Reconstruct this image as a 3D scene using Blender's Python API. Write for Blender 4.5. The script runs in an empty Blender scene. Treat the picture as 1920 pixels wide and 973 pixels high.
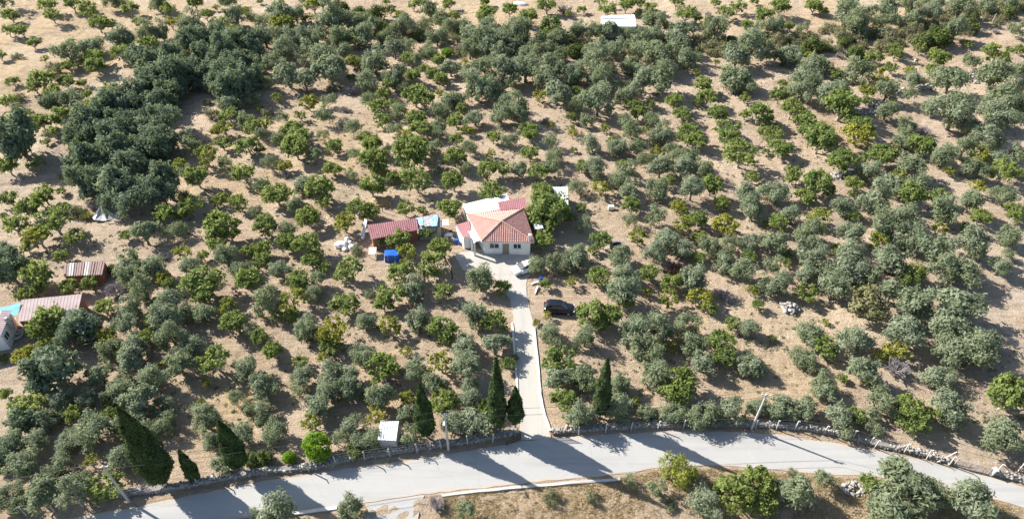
import bpy, bmesh, math, random
import numpy as np
from mathutils import Vector, Matrix
R = math.radians
# ------------------------------------------------------------------ camera, sky, sun, exposure
scene = bpy.context.scene
C = scene.collection
cam = bpy.data.cameras.new('camera'); cam_o = bpy.data.objects.new('camera', cam); C.objects.link(cam_o)
cam_o.location = (0, 0, 70); cam_o.rotation_euler = (R(90-42), 0, 0)
cam.sensor_width = 36; cam.lens = 24.0; cam.clip_end = 9000
scene.camera = cam_o
SUN_EL, SUN_AZ = 34.0, 152.8          # azimuth of the sun, counter-clockwise from +X
world = bpy.data.worlds.new('World'); scene.world = world; world.use_nodes = True
nt = world.node_tree; nt.nodes.clear()
sky = nt.nodes.new('ShaderNodeTexSky'); sky.sky_type = 'NISHITA'; sky.sun_disc = False
sky.sun_elevation = R(SUN_EL); sky.sun_rotation = R(90-SUN_AZ); sky.altitude = 200
bg = nt.nodes.new('ShaderNodeBackground'); bg.inputs['Strength'].default_value = 0.085
wo = nt.nodes.new('ShaderNodeOutputWorld')
nt.links.new(sky.outputs[0], bg.inputs[0]); nt.links.new(bg.outputs[0], wo.inputs[0])
sun = bpy.data.lights.new('sun', 'SUN'); sun.energy = 5.0; sun.angle = R(0.53); sun.color = (1.0, 0.955, 0.89)
sun_o = bpy.data.objects.new('sun', sun); C.objects.link(sun_o)
sd = Vector((math.cos(R(SUN_AZ))*math.cos(R(SUN_EL)), math.sin(R(SUN_AZ))*math.cos(R(SUN_EL)), math.sin(R(SUN_EL))))
sun_o.rotation_euler = sd.to_track_quat('Z', 'Y').to_euler(); sun_o.location = (-60, 40, 80)
vs = scene.view_settings
vs.view_transform = 'Standard'; vs.look = 'None'; vs.gamma = 1.0; vs.use_curve_mapping = False; vs.exposure = 1.3
scene.render.engine = 'CYCLES'
scene.cycles.max_bounces = 5; scene.cycles.diffuse_bounces = 3; scene.cycles.transmission_bounces = 3
rnd = random.Random(11)
rng = np.random.default_rng(7)
# ------------------------------------------------------------------ the land
ROAD_UP = [(-51.35, 35.24), (-46.69, 36.26), (-41.36, 37.31), (-37.09, 38.37), (-28.82, 40.37), (-22.44, 41.44), (-16.54, 42.46), (-6.83, 43.99), (0.95, 45.64), (4.75, 46.15), (11.46, 46.59), (20.54, 47.19), (30.59, 46.74), (36.81, 45.71), (42.42, 44.41), (45.39, 43.78), (50.33, 42.19), (54.4, 40.97), (57.3, 39.79), (60.49, 38.12)]
ROAD_LOW = [(-42.71, 33.77), (-35.94, 35.24), (-27.7, 36.38), (-20.96, 37.24), (-15.83, 37.93), (-9.47, 38.94), (-7.71, 39.14), (0, 39.98), (3, 40.44), (12.42, 41.31), (16.6, 42.12), (23.27, 42.46), (29.26, 41.98), (33.78, 41.44), (41.39, 41.04), (47.22, 40.18), (53.11, 38.5), (55.92, 37.31), (58.94, 35.54)]
FLATS = [(-1.7, 83.66, 16), (0.37, 65.12, 6), (1.72, 55.74, 5), (2.61, 49.56, 5), (2.14, 52.36, 5), (1.84, 58.86, 5), (1.53, 62.64, 5), (1.14, 67.7, 5), (0, 71.5, 6), (-65.77, 67.18, 9), (-65.03, 76.11, 5), (-69.22, 63.13, 8), (-18.74, 83.66, 9), (26.42, 166.77, 8), (-14.93, 46.89, 4), (6.45, 67.7, 5), (8.18, 93.57, 4), (-4.89, 77.32, 12)]
def lerp_tab(tab, x):
    if x <= tab[0][0]: return tab[0][1] + (x-tab[0][0])*(tab[1][1]-tab[0][1])/(tab[1][0]-tab[0][0])
    for (a, b), (c, d) in zip(tab, tab[1:]):
        if x <= c: return b + (d-b)*(x-a)/(c-a)
    (a, b), (c, d) = tab[-2:]
    return d + (x-c)*(d-b)/(c-a)
def sst(a, b, v):
    t = min(1.0, max(0.0, (v-a)/(b-a)))
    return t*t*(3-2*t)
def terrain(x, y):
    """height of the land: level along the road and under the houses, gently uneven in the orchards, a drop south of the road"""
    yl = lerp_tab(ROAD_LOW, x); yu = lerp_tab(ROAD_UP, x)
    if y < yu:
        return -0.8*sst(0.9, 9.0, yl-y)
    m = sst(2.0, 12.0, y-yu)
    for fx, fy, r in FLATS:
        if m <= 0: break
        m *= sst(r*0.75, r*1.6, math.hypot(x-fx, y-fy))
    b = 0.32*math.sin(x*0.11+1.3+0.5*math.sin(y*0.05))+0.28*math.sin(y*0.14+x*0.045)+0.16*math.sin(x*0.29-y*0.21)+0.10*math.sin(x*0.5+2*math.sin(y*0.31))
    return m*b

# ------------------------------------------------------------------ materials
MATS = {}
def newmat(name):
    m = bpy.data.materials.new(name); m.use_nodes = True; n = m.node_tree; b = n.nodes['Principled BSDF']
    MATS[name] = m
    return m, n, b
def node(n, t, **kw):
    k = n.nodes.new(t)
    for a, v in kw.items(): setattr(k, a, v)
    return k
def mixrgb(n, fac, a, b, mode='MIX'):
    k = node(n, 'ShaderNodeMix', data_type='RGBA', blend_type=mode)
    for s, v in ((0, fac), (6, a), (7, b)):
        if isinstance(v, (int, float)): k.inputs[s].default_value = v
        elif isinstance(v, tuple): k.inputs[s].default_value = (*v, 1)
        else: n.links.new(v, k.inputs[s])
    return k.outputs[2]
def noise(n, scale, detail=4, rough=0.6, coord=None):
    k = node(n, 'ShaderNodeTexNoise'); k.inputs['Scale'].default_value = scale; k.inputs['Detail'].default_value = detail; k.inputs['Roughness'].default_value = rough
    if coord is not None: n.links.new(coord, k.inputs['Vector'])
    return k.outputs['Fac']
def ramp(n, fac, a, b):
    k = node(n, 'ShaderNodeMapRange'); n.links.new(fac, k.inputs[0]); k.inputs[1].default_value = a; k.inputs[2].default_value = b
    return k.outputs[0]
def bump(n, b, h, strength, dist):
    k = node(n, 'ShaderNodeBump'); k.inputs['Strength'].default_value = strength; k.inputs['Distance'].default_value = dist
    n.links.new(h, k.inputs['Height']); n.links.new(k.outputs[0], b.inputs['Normal'])
def plain(name, col, rough=0.7, var=0.25, scale=1.5, metal=0.0, bumpd=0.0, spec=0.3, dirt=None):
    m, n, b = newmat(name)
    g = node(n, 'ShaderNodeNewGeometry').outputs['Position']
    f = ramp(n, noise(n, scale, 6, 0.65, g), 0.3, 0.7)
    lo = tuple(c*(1-var) for c in col) if dirt is None else dirt
    hi = tuple(min(1, c*(1+var*0.6)) for c in col)
    n.links.new(mixrgb(n, f, lo, hi), b.inputs['Base Color'])
    b.inputs['Roughness'].default_value = rough; b.inputs['Metallic'].default_value = metal; b.inputs['Specular IOR Level'].default_value = spec
    if bumpd: bump(n, b, noise(n, scale*6, 4, 0.6, g), 0.6, bumpd)
    return m
def leafmat(name, c0, c1, c2, transl=0.25, rough=0.55, sheen=0.25):
    """foliage: hue differs from leaf to leaf (attribute), from tree to tree (object random)"""
    m, n, b = newmat(name)
    at = node(n, 'ShaderNodeAttribute', attribute_name='leaf').outputs['Fac']
    oi = node(n, 'ShaderNodeObjectInfo').outputs['Random']
    col = mixrgb(n, at, c0, c1)
    col = mixrgb(n, ramp(n, oi, 0.35, 1.25), col, c2)
    b.inputs['Roughness'].default_value = rough; b.inputs['Specular IOR Level'].default_value = sheen
    n.links.new(col, b.inputs['Base Color'])
    t = node(n, 'ShaderNodeBsdfTranslucent'); n.links.new(mixrgb(n, 0.35, col, (0.30, 0.34, 0.06)), t.inputs[0])
    mx = node(n, 'ShaderNodeMixShader'); mx.inputs[0].default_value = transl
    n.links.new(b.outputs[0], mx.inputs[1]); n.links.new(t.outputs[0], mx.inputs[2])
    n.links.new(mx.outputs[0], n.nodes['Material Output'].inputs[0])
    return m
def ground_mat():
    m, n, b = newmat('dry soil')
    g = node(n, 'ShaderNodeNewGeometry').outputs['Position']
    at = node(n, 'ShaderNodeAttribute', attribute_name='soil').outputs['Color']
    n1 = noise(n, 0.16, 5, 0.6, g); n2 = noise(n, 0.8, 9, 0.75, g); n3 = noise(n, 3.2, 6, 0.8, g)
    col = mixrgb(n, ramp(n, n1, 0.35, 0.68), at, (0.45, 0.345, 0.235))
    col = mixrgb(n, ramp(n, n2, 0.47, 0.66), col, (0.31, 0.225, 0.155))          # darker clods and litter
    n4 = noise(n, 1.5, 7, 0.8, g)
    col = mixrgb(n, ramp(n, n4, 0.48, 0.66), col, (0.53, 0.42, 0.315))          # pale crust
    col = mixrgb(n, ramp(n, n3, 0.52, 0.68), col, (0.56, 0.45, 0.33))          # straw
    lt = noise(n, 1.9, 9, 0.85, g)
    col = mixrgb(n, ramp(n, lt, 0.56, 0.66), col, (0.20, 0.14, 0.09))         # fallen leaves, twigs
    mp = node(n, 'ShaderNodeMapping'); n.links.new(g, mp.inputs[0]); mp.inputs['Rotation'].default_value = (0, 0, R(-32)); mp.inputs['Scale'].default_value = (0.12, 1.0, 1)
    fur = noise(n, 1.1, 5, 0.6, mp.outputs[0])
    fk = node(n, 'ShaderNodeMath', operation='MULTIPLY'); n.links.new(ramp(n, fur, 0.48, 0.64), fk.inputs[0]); fk.inputs[1].default_value = 0.5
    col = mixrgb(n, fk.outputs[0], col, (0.33, 0.245, 0.175))                  # plough lines, damp furrows
    gk = node(n, 'ShaderNodeMath', operation='MULTIPLY'); n.links.new(ramp(n, noise(n, 0.07, 4, 0.55, g), 0.50, 0.62), gk.inputs[0]); gk.inputs[1].default_value = 0.55
    col = mixrgb(n, gk.outputs[0], col, (0.54, 0.435, 0.32))                    # straw covered patches
    n.links.new(col, b.inputs['Base Color']); b.inputs['Roughness'].default_value = 0.95; b.inputs['Specular IOR Level'].default_value = 0.1
    ad = node(n, 'ShaderNodeMath', operation='ADD'); n.links.new(fur, ad.inputs[0]); n.links.new(n3, ad.inputs[1])
    bump(n, b, ad.outputs[0], 1.0, 0.55)
    return m
def road_mat(name, col, warm, edges=True):
    m, n, b = newmat(name)
    g = node(n, 'ShaderNodeNewGeometry').outputs['Position']
    f = ramp(n, noise(n, 0.35, 6, 0.6, g), 0.3, 0.7); f2 = ramp(n, noise(n, 9, 5, 0.8, g), 0.35, 0.7)
    c = mixrgb(n, f, col, warm); c = mixrgb(n, f2, tuple(v*0.82 for v in col), c)
    v = node(n, 'ShaderNodeTexVoronoi', feature='DISTANCE_TO_EDGE'); v.inputs['Scale'].default_value = 0.085
    w = node(n, 'ShaderNodeMix', data_type='VECTOR'); w.inputs[0].default_value = 0.2
    nn = node(n, 'ShaderNodeTexNoise'); nn.inputs['Scale'].default_value = 0.6; n.links.new(g, nn.inputs['Vector'])
    va = node(n, 'ShaderNodeVectorMath', operation='ADD'); n.links.new(g, va.inputs[0]); n.links.new(nn.outputs['Color'], va.inputs[1]); n.links.new(va.outputs[0], v.inputs['Vector'])
    c = mixrgb(n, ramp(n, v.outputs['Distance'], 0.003, 0.0), c, tuple(x*0.75 for x in col))   # cracks
    if edges:
        ed = node(n, 'ShaderNodeAttribute', attribute_name='edge').outputs['Fac']       # distance from the nearer edge, metres
        nn2 = noise(n, 1.3, 6, 0.7, g); sm = node(n, 'ShaderNodeMath', operation='MULTIPLY_ADD'); n.links.new(nn2, sm.inputs[0]); sm.inputs[1].default_value = -1.7; n.links.new(ed, sm.inputs[2])
        c = mixrgb(n, ramp(n, sm.outputs[0], -0.45, -0.95), c, (0.40, 0.32, 0.235))          # soil washed over the edge
        mp = node(n, 'ShaderNodeMapping'); n.links.new(g, mp.inputs[0]); mp.inputs['Scale'].default_value = (0.05, 0.9, 1) if 'road' in name else (0.9, 0.05, 1)
        c = mixrgb(n, ramp(n, noise(n, 1.0, 4, 0.6, mp.outputs[0]), 0.48, 0.66), c, tuple(x*0.80 for x in col))   # wheel tracks
        c = mixrgb(n, ramp(n, noise(n, 0.22, 3, 0.5, g), 0.56, 0.62), c, tuple(x*0.90 for x in col))              # patches
    n.links.new(c, b.inputs['Base Color']); b.inputs['Roughness'].default_value = 0.85; b.inputs['Specular IOR Level'].default_value = 0.2
    bump(n, b, f2, 0.4, 0.02)
    return m
def stone_mat():
    m, n, b = newmat('pale limestone')
    at = node(n, 'ShaderNodeAttribute', attribute_name='leaf').outputs['Fac']
    g = node(n, 'ShaderNodeNewGeometry').outputs['Position']
    c = mixrgb(n, at, (0.18, 0.165, 0.15), (0.38, 0.36, 0.33)); c = mixrgb(n, ramp(n, noise(n, 6, 5, 0.7, g), 0.4, 0.8), c, (0.28, 0.25, 0.21))
    n.links.new(c, b.inputs['Base Color']); b.inputs['Roughness'].default_value = 0.9
    return m
M_ground = ground_mat()
M_road = road_mat('pale worn concrete road', (0.375, 0.368, 0.352), (0.435, 0.42, 0.39))
M_drive = road_mat('driveway concrete', (0.43, 0.41, 0.37), (0.47, 0.42, 0.36))
M_stone = stone_mat()
M_olive = leafmat('olive leaves', (0.165, 0.205, 0.125), (0.350, 0.385, 0.275), (0.215, 0.250, 0.140), 0.50, 0.7, 0.12)
M_grove = leafmat('dense grove leaves', (0.105, 0.150, 0.102), (0.215, 0.265, 0.185), (0.140, 0.185, 0.118), 0.46, 0.7, 0.12)
M_fig = leafmat('fig leaves', (0.120, 0.178, 0.055), (0.275, 0.330, 0.105), (0.25, 0.295, 0.085), 0.52, 0.6, 0.15)
M_figy = leafmat('yellowing fig leaves', (0.160, 0.195, 0.036), (0.31, 0.315, 0.065), (0.36, 0.32, 0.06), 0.42, 0.6, 0.15)
M_scrub = leafmat('scrub leaves', (0.125, 0.140, 0.075), (0.24, 0.24, 0.145), (0.24, 0.21, 0.115), 0.3, 0.7, 0.1)
M_maquis = leafmat('evergreen shrub leaves', (0.060, 0.092, 0.028), (0.145, 0.180, 0.045), (0.12, 0.14, 0.055), 0.3, 0.7, 0.12)
M_cyp = leafmat('cypress leaves', (0.026, 0.050, 0.018), (0.075, 0.115, 0.038), (0.055, 0.08, 0.03), 0.12, 0.7, 0.1)
M_bright = leafmat('bright hedge leaves', (0.11, 0.21, 0.012), (0.20, 0.34, 0.022), (0.18, 0.30, 0.02), 0.35, 0.6, 0.12)
M_orange = leafmat('orange leaves', (0.38, 0.22, 0.03), (0.50, 0.33, 0.05), (0.45, 0.28, 0.04), 0.4)
M_russet = leafmat('russet twigs', (0.16, 0.085, 0.065), (0.24, 0.15, 0.11), (0.2, 0.13, 0.1), 0.1)
M_brown = leafmat('brownish olive leaves', (0.10, 0.105, 0.045), (0.20, 0.185, 0.085), (0.17, 0.16, 0.07), 0.2)
M_straw = leafmat('dry straw', (0.46, 0.35, 0.20), (0.62, 0.50, 0.32), (0.55, 0.43, 0.27), 0.45, 0.8, 0.1)
M_bark = plain('grey bark', (0.20, 0.165, 0.13), 0.95, 0.4, 5)
M_figbark = plain('pale fig bark', (0.36, 0.33, 0.29), 0.9, 0.3, 5)
M_dead = plain('bleached dead wood', (0.33, 0.295, 0.29), 0.9, 0.35, 4)
M_conc = plain('concrete post', (0.45, 0.435, 0.41), 0.85, 0.2, 3)
M_white = plain('white painted wall', (0.74, 0.74, 0.72), 0.8, 0.12, 0.8)
M_kerb = plain('whitewashed kerb', (0.68, 0.65, 0.60), 0.85, 0.25, 2)
M_whroof = plain('white metal sheet', (0.72, 0.73, 0.72), 0.45, 0.10, 0.9)
M_maroon = plain('maroon metal sheet', (0.33, 0.155, 0.16), 0.5, 0.22, 0.8)
M_pink = plain('faded pinkish fibre sheet', (0.36, 0.28, 0.27), 0.8, 0.2, 0.7)
M_brownroof = plain('brown ribbed sheet', (0.23, 0.15, 0.125), 0.7, 0.25, 1.0)
M_tile = plain('terracotta roof tile', (0.52, 0.285, 0.235), 0.8, 0.25, 1.6)
M_cap = plain('terracotta ridge tile', (0.56, 0.33, 0.25), 0.8, 0.25, 2.5)
M_brick = plain('red brick wall', (0.30, 0.13, 0.085), 0.9, 0.3, 2.5)
M_grey = plain('grey render wall', (0.42, 0.40, 0.37), 0.9, 0.2, 1.0)
M_dark = plain('dark iron', (0.030, 0.028, 0.027), 0.55, 0.4, 3)
M_rust = plain('rusty iron', (0.12, 0.075, 0.05), 0.8, 0.4, 6)
M_black = plain('black car paint', (0.010, 0.012, 0.018), 0.18, 0.1, 1, 0.0, 0, 0.6)
M_carwhite = plain('white car paint', (0.75, 0.75, 0.74), 0.25, 0.04, 1, 0, 0, 0.5)
M_glass = plain('dark window glass', (0.020, 0.026, 0.032), 0.08, 0.1, 1, 0, 0, 0.7)
M_tyre = plain('tyre rubber', (0.015, 0.015, 0.015), 0.85, 0.2, 4)
M_rim = plain('alloy rim', (0.52, 0.52, 0.53), 0.35, 0.1, 4, 0.6)
M_lamp = plain('clear headlight', (0.75, 0.76, 0.78), 0.15, 0.05, 3)
M_red = plain('red tail light', (0.35, 0.02, 0.02), 0.25, 0.1, 3)
M_blue = plain('blue tarpaulin', (0.015, 0.12, 0.52), 0.5, 0.3, 2.0)
M_ltblue = plain('light blue sheeting', (0.10, 0.42, 0.74), 0.5, 0.35, 2.0, dirt=(0.5, 0.6, 0.66))
M_teal = plain('turquoise awning cloth', (0.13, 0.40, 0.47), 0.7, 0.15, 1.2)
M_cream = plain('cream awning', (0.66, 0.60, 0.47), 0.8, 0.15, 1.2)
M_plast = plain('clear grey plastic sheet', (0.40, 0.40, 0.40), 0.4, 0.4, 3)
M_sack = plain('white sacks', (0.70, 0.68, 0.64), 0.8, 0.25, 3)
M_sack2 = plain('pale worn ribbed sheet', (0.44, 0.41, 0.38), 0.7, 0.2, 1.0)
M_hay = plain('brown hay', (0.30, 0.205, 0.10), 0.95, 0.35, 4)
M_wood = plain('weathered timber', (0.27, 0.21, 0.155), 0.9, 0.3, 4)
M_wire = plain('steel wire', (0.30, 0.29, 0.28), 0.5, 0.1, 3, 0.5)
# ------------------------------------------------------------------ helpers
def link(o, parent=None):
    C.objects.link(o)
    if parent is not None: o.parent = parent
    return o
def tag(o, label=None, cat=None, group=None, kind=None):
    for k, v in (('label', label), ('category', cat), ('group', group), ('kind', kind)):
        if v: o[k] = v
    return o
def empty(name, loc, rz=0):
    o = bpy.data.objects.new(name, None); o.empty_display_size = 0.2
    o.location = loc; o.rotation_euler = (0, 0, rz); return link(o)
def npmesh(name, V, Fq, mat, attr=None, smooth=False):
    """mesh from numpy vertices and equal-sized faces"""
    V = np.asarray(V, np.float32); Fq = np.asarray(Fq, np.int32); k = Fq.shape[1]
    me = bpy.data.meshes.new(name); me.vertices.add(len(V)); me.vertices.foreach_set('co', V.ravel())
    me.loops.add(Fq.size); me.loops.foreach_set('vertex_index', Fq.ravel())
    me.polygons.add(len(Fq)); me.polygons.foreach_set('loop_start', np.arange(0, Fq.size, k, dtype=np.int32))
    if smooth: me.polygons.foreach_set('use_smooth', np.ones(len(Fq), bool))
    me.update(calc_edges=True)
    if attr is not None:
        a = me.attributes.new('leaf', 'FLOAT', 'FACE'); a.data.foreach_set('value', np.asarray(attr, np.float32))
    me.materials.append(mat)
    return me
class MB:
    """collects boxes, bars, tubes and sheets; build() links them as ONE mesh object"""
    def __init__(s): s.v = []; s.f = []
    def add(s, vs, fs):
        o = len(s.v); s.v += [tuple(v) for v in vs]; s.f += [tuple(i+o for i in f) for f in fs]; return s
    def prism(s, bot, top):
        n = len(bot)
        return s.add(list(bot)+list(top), [tuple(range(n))[::-1], tuple(range(n, 2*n))]+[(i, (i+1) % n, n+(i+1) % n, n+i) for i in range(n)])
    def box(s, c, d, rz=0.0):
        cx, cy, cz = c; a, b, h = d[0]/2, d[1]/2, d[2]/2; co, si = math.cos(rz), math.sin(rz)
        q = [(cx+x*co-y*si, cy+x*si+y*co) for x, y in ((-a, -b), (a, -b), (a, b), (-a, b))]
        return s.prism([(x, y, cz-h) for x, y in q], [(x, y, cz+h) for x, y in q])
    def slab(s, quad, t):
        """quad of 3D points (upper face) given thickness t downward"""
        return s.prism([(x, y, z-t) for x, y, z in quad], quad)
    def bar(s, p, q, r, r2=None, n=6):
        p, q = Vector(p), Vector(q); d = (q-p)
        if d.length < 1e-6: return s
        d.normalize(); u = d.orthogonal().normalized(); w = d.cross(u); r2 = r if r2 is None else r2
        ring = lambda c, rr: [c+(u*math.cos(2*math.pi*i/n)+w*math.sin(2*math.pi*i/n))*rr for i in range(n)]
        return s.prism(ring(p, r), ring(q, r2))
    def corrug(s, A, B, Cc, D, pitch, amp, t=0.02):
        """ribbed sheet: A-B is one edge (ribs repeat along it), D-C the opposite edge"""
        A, B, Cc, D = map(Vector, (A, B, Cc, D)); n = max(2, int((B-A).length/pitch)); up = Vector((0, 0, 1))
        vs = []
        prof = [(0, 0), (0.62, 0), (0.70, 1), (0.92, 1)]
        us = [((i+u)/n, h) for i in range(n) for u, h in prof]+[(1.0, 0)]
        for u, h in us:
            p, q = A.lerp(B, u), D.lerp(Cc, u)
            vs += [p+up*amp*h, q+up*amp*h, p-up*t, q-up*t]
        fs = []
        for i in range(len(us)-1):
            a, b = 4*i, 4*i+4
            fs += [(a, b, b+1, a+1), (a+2, a+3, b+3, b+2), (a, a+2, b+2, b), (a+1, b+1, b+3, a+3)]
        e = 4*(len(us)-1); fs += [(0, 1, 3, 2), (e, e+2, e+3, e+1)]
        return s.add(vs, fs)
    def build(s, name, mat, parent=None, smooth=False, bevel=0.0):
        me = bpy.data.meshes.new(name); me.from_pydata(s.v, [], s.f); me.materials.append(mat); me.validate(); me.update()
        bm = bmesh.new(); bm.from_mesh(me); bmesh.ops.recalc_face_normals(bm, faces=bm.faces)
        if bevel: bmesh.ops.bevel(bm, geom=bm.edges[:], offset=bevel, segments=2, affect='EDGES', profile=0.6)
        bm.to_mesh(me); bm.free()
        if smooth:
            for p in me.polygons: p.use_smooth = True
        return link(bpy.data.objects.new(name, me), parent)
def zt(x, y, z=0.0): return (x, y, terrain(x, y)+z)
LANDMARKS = []                                        # (phrase, x, y): what the tree labels refer to
def landmark(phrase, x, y): LANDMARKS.append((phrase, x, y))
# ------------------------------------------------------------------ ground
def graded(a, b, step, far):
    l = list(np.arange(a, b+step/2, step)); d = step*2; lo, hi = a, b; left, right = [], []
    while hi < far:
        d *= 1.35; lo -= d; hi += d; left.append(lo); right.append(hi)
    return np.array(left[::-1]+l+right)
def build_ground():
    xs = graded(-140, 140, 0.6, 3500); ys = graded(24, 190, 0.6, 3500)
    nx, ny = len(xs), len(ys)
    Z = np.zeros((ny, nx))
    for j in range(ny):
        for i in range(nx):
            if -150 < xs[i] < 150 and 15 < ys[j] < 200: Z[j, i] = terrain(xs[i], ys[j])
            else: Z[j, i] = -0.2 if ys[j] > 60 else -0.8
    yu = np.array([lerp_tab(ROAD_UP, x) for x in xs]); yl = np.array([lerp_tab(ROAD_LOW, x) for x in xs])
    X, Y = np.meshgrid(xs, ys)
    rough = rng.normal(0, 0.08, X.shape)
    rough += 0.05*np.sin((X*0.53+Y*0.85)*3.1+np.sin(X*0.4))*(np.sin(X*0.07+Y*0.05) > 0)
    onroad = (Y < yu[None, :]+0.7) & (Y > yl[None, :]-0.7)
    rough[onroad] = -0.03
    for fx, fy, r in FLATS: rough[np.hypot(X-fx, Y-fy) < r*0.8] = -0.03
    near = (abs(X) < 141) & (Y > 24) & (Y < 191)
    Z += np.where(near, rough, 0)
    base = np.array((0.445, 0.345, 0.255)); col = np.tile(base, (ny, nx, 1))
    # soils of the different fields: (x, y, radius, colour)
    for bx, by, br, bc in SOILS:
        w = np.exp(-((X-bx)**2+(Y-by)**2)/(br*br))[..., None]
        col = col*(1-w)+np.array(bc)*w
    V = np.stack([X, Y, Z], -1).reshape(-1, 3)
    idx = np.arange(nx*ny).reshape(ny, nx)
    Fq = np.stack([idx[:-1, :-1], idx[:-1, 1:], idx[1:, 1:], idx[1:, :-1]], -1).reshape(-1, 4)
    me = npmesh('ground', V, Fq, M_ground, smooth=True)
    a = me.attributes.new('soil', 'FLOAT_COLOR', 'POINT')
    a.data.foreach_set('color', np.concatenate([col.reshape(-1, 3), np.ones((nx*ny, 1))], 1).astype(np.float32).ravel())
    tag(link(bpy.data.objects.new('ground', me)), kind='structure')
GREYS, GOLD, REDS, PALE = (0.42, 0.355, 0.29), (0.52, 0.385, 0.20), (0.40, 0.27, 0.185), (0.50, 0.43, 0.35)
SOILS = [(-108.7, 145.32, 28, GOLD), (-110.29, 172.02, 30, GOLD), (-89.41, 100.44, 16, GREYS), (-64.36, 80.98, 13, GREYS), (-76.15, 89.35, 14, GREYS), (-60.22, 52.3, 6, GREYS), (-63.43, 55.73, 6, GREYS),
         (114.79, 159.49, 25, REDS), (92.1, 151.41, 14, REDS), (70.96, 69.2, 13, (0.56, 0.49, 0.41)), (71.11, 78.11, 9, PALE), (87.34, 120.31, 24, (0.53, 0.45, 0.37)), (63.56, 85.52, 16, PALE), (54.97, 119.42, 20, GREYS), (41.87, 137.6, 12, PALE),
         (60.88, 111.9, 14, REDS), (40.54, 65.71, 8, GOLD), (32.87, 52.43, 7, GOLD), (27.21, 63.38, 6, GOLD), (5.26, 37.45, 13, (0.60, 0.44, 0.27)), (-17.62, 53.88, 5, GOLD), (-35.91, 51.09, 6, GOLD), (74.33, 173.9, 25, GOLD), (-8.14, 170.4, 25, GOLD), (-52.84, 99.64, 12, GOLD), (-35.11, 104.94, 14, GOLD), (52.61, 47.57, 10, GREYS)]
build_ground()
def sheet(name, poly_rows, mat, off, label=None):
    """draped strip: rows of left/right points, subdivided across"""
    vs, fs = [], []; m = 10
    for (a, b) in poly_rows:
        for i in range(m+1):
            x = a[0]+(b[0]-a[0])*i/m; y = a[1]+(b[1]-a[1])*i/m; vs.append((x, y, terrain(x, y)+off))
    for r in range(len(poly_rows)-1):
        for i in range(m): fs.append((r*(m+1)+i, r*(m+1)+i+1, (r+1)*(m+1)+i+1, (r+1)*(m+1)+i))
    o = MB().add(vs, fs).build(name, mat); tag(o, kind='structure')
    w = [math.dist(a, b) for a, b in poly_rows]; at = o.data.attributes.new('edge', 'FLOAT', 'POINT')
    at.data.foreach_set('value', [min(i, m-i)/m*w[r_] for r_ in range(len(poly_rows)) for i in range(m+1)])
    return o
def refine(rows, step=1.0):
    out = []
    for (a, b), (c, d) in zip(rows, rows[1:]):
        n = max(1, int(max(math.dist(a, c), math.dist(b, d))/step))
        for i in range(n):
            t = i/n; j = rnd.uniform(-0.10, 0.10); k = rnd.uniform(-0.10, 0.10)
            out.append(((a[0]+(c[0]-a[0])*t+j, a[1]+(c[1]-a[1])*t+j), (b[0]+(d[0]-b[0])*t+k, b[1]+(d[1]-b[1])*t+k)))
    return out+[rows[-1]]
rows = []
x = -62.0
while x <= 75:
    rows.append(((x, lerp_tab(ROAD_UP, x)), (x, lerp_tab(ROAD_LOW, x)))); x += 3
sheet('road', refine(rows), M_road, 0.004)
DR = [((1.01, 45.71), (4.69, 46.08)), ((0.96, 47.04), (4.48, 47.19)), ((0.79, 49.95), (3.8, 49.95)), ((0.61, 52.77), (3.5, 52.77)), ((0.56, 56.62), (3.33, 56.62)), ((0.29, 61.2), (3.1, 61.2)),
      ((0.15, 64.62), (2.89, 64.62)), ((-0.15, 68.23), (2.29, 68.23)), ((-0.93, 70.94), (2.03, 71.5)), ((-2.78, 73.77), (2.38, 73.54)), ((-7.11, 76.11), (3.21, 75.16))]
sheet('driveway', refine(DR), M_drive, 0.012)
sheet('concrete_yard', refine([((-9.06, 78.79), (-7.38, 75.16)), ((-4.99, 80.29), (-2.79, 74.11)), ((0, 79.54), (2, 74.7)), ((3.31, 79.29), (3.46, 75.4))]), M_drive, 0.02)
sheet('side_road', refine([((-16.15, 37.74), (-9.64, 38.82)), ((-15.66, 36.87), (-9.94, 37.68)), ((-16.04, 35.57), (-10.14, 36.07)), ((-16.92, 33.89), (-10.28, 33.96))]), M_road, 0.03)
# kerbs of the driveway and the low wall below the road
def run_wall(name, pts, w, h, mat, label=None, cat=None, kind=None, seg=0.8):
    """a low wall along a line, one mesh, slightly uneven"""
    m = MB(); P = [Vector((*p, 0)) for p in pts]
    L, Rr = [], []
    Q = []
    for a, b in zip(P, P[1:]):
        n = max(1, int((b-a).length/seg))
        Q += [a.lerp(b, i/n) for i in range(n)]
    Q.append(P[-1])
    for i, p in enumerate(Q):
        d = (Q[min(i+1, len(Q)-1)]-Q[max(i-1, 0)]).normalized(); s = Vector((-d.y, d.x, 0))
        z = terrain(p.x, p.y); j = rnd.uniform(-0.03, 0.03)
        for sgn in (1, -1):
            c = p+s*(sgn*w/2+j)
            L.append((c.x, c.y, z-0.35)); L.append((c.x, c.y, z+h+rnd.uniform(-0.02, 0.02)))
    fs = []
    for i in range(len(Q)-1):
        a, b = 4*i, 4*i+4
        fs += [(a+1, b+1, b+3, a+3), (a, b, b+1, a+1), (a+2, a+3, b+3, b+2)]
    e = 4*(len(Q)-1); fs += [(0, 1, 3, 2), (e, e+2, e+3, e+1)]
    o = m.add(L, fs).build(name, mat); tag(o, label, cat, None, kind); return o
run_wall('kerb', [(4.54, 47.04), (3.87, 49.95), (3.55, 52.36), (3.4, 56.62), (3.17, 61.2), (3.01, 63.62)], 0.28, 0.14, M_kerb, kind='structure')
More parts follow.
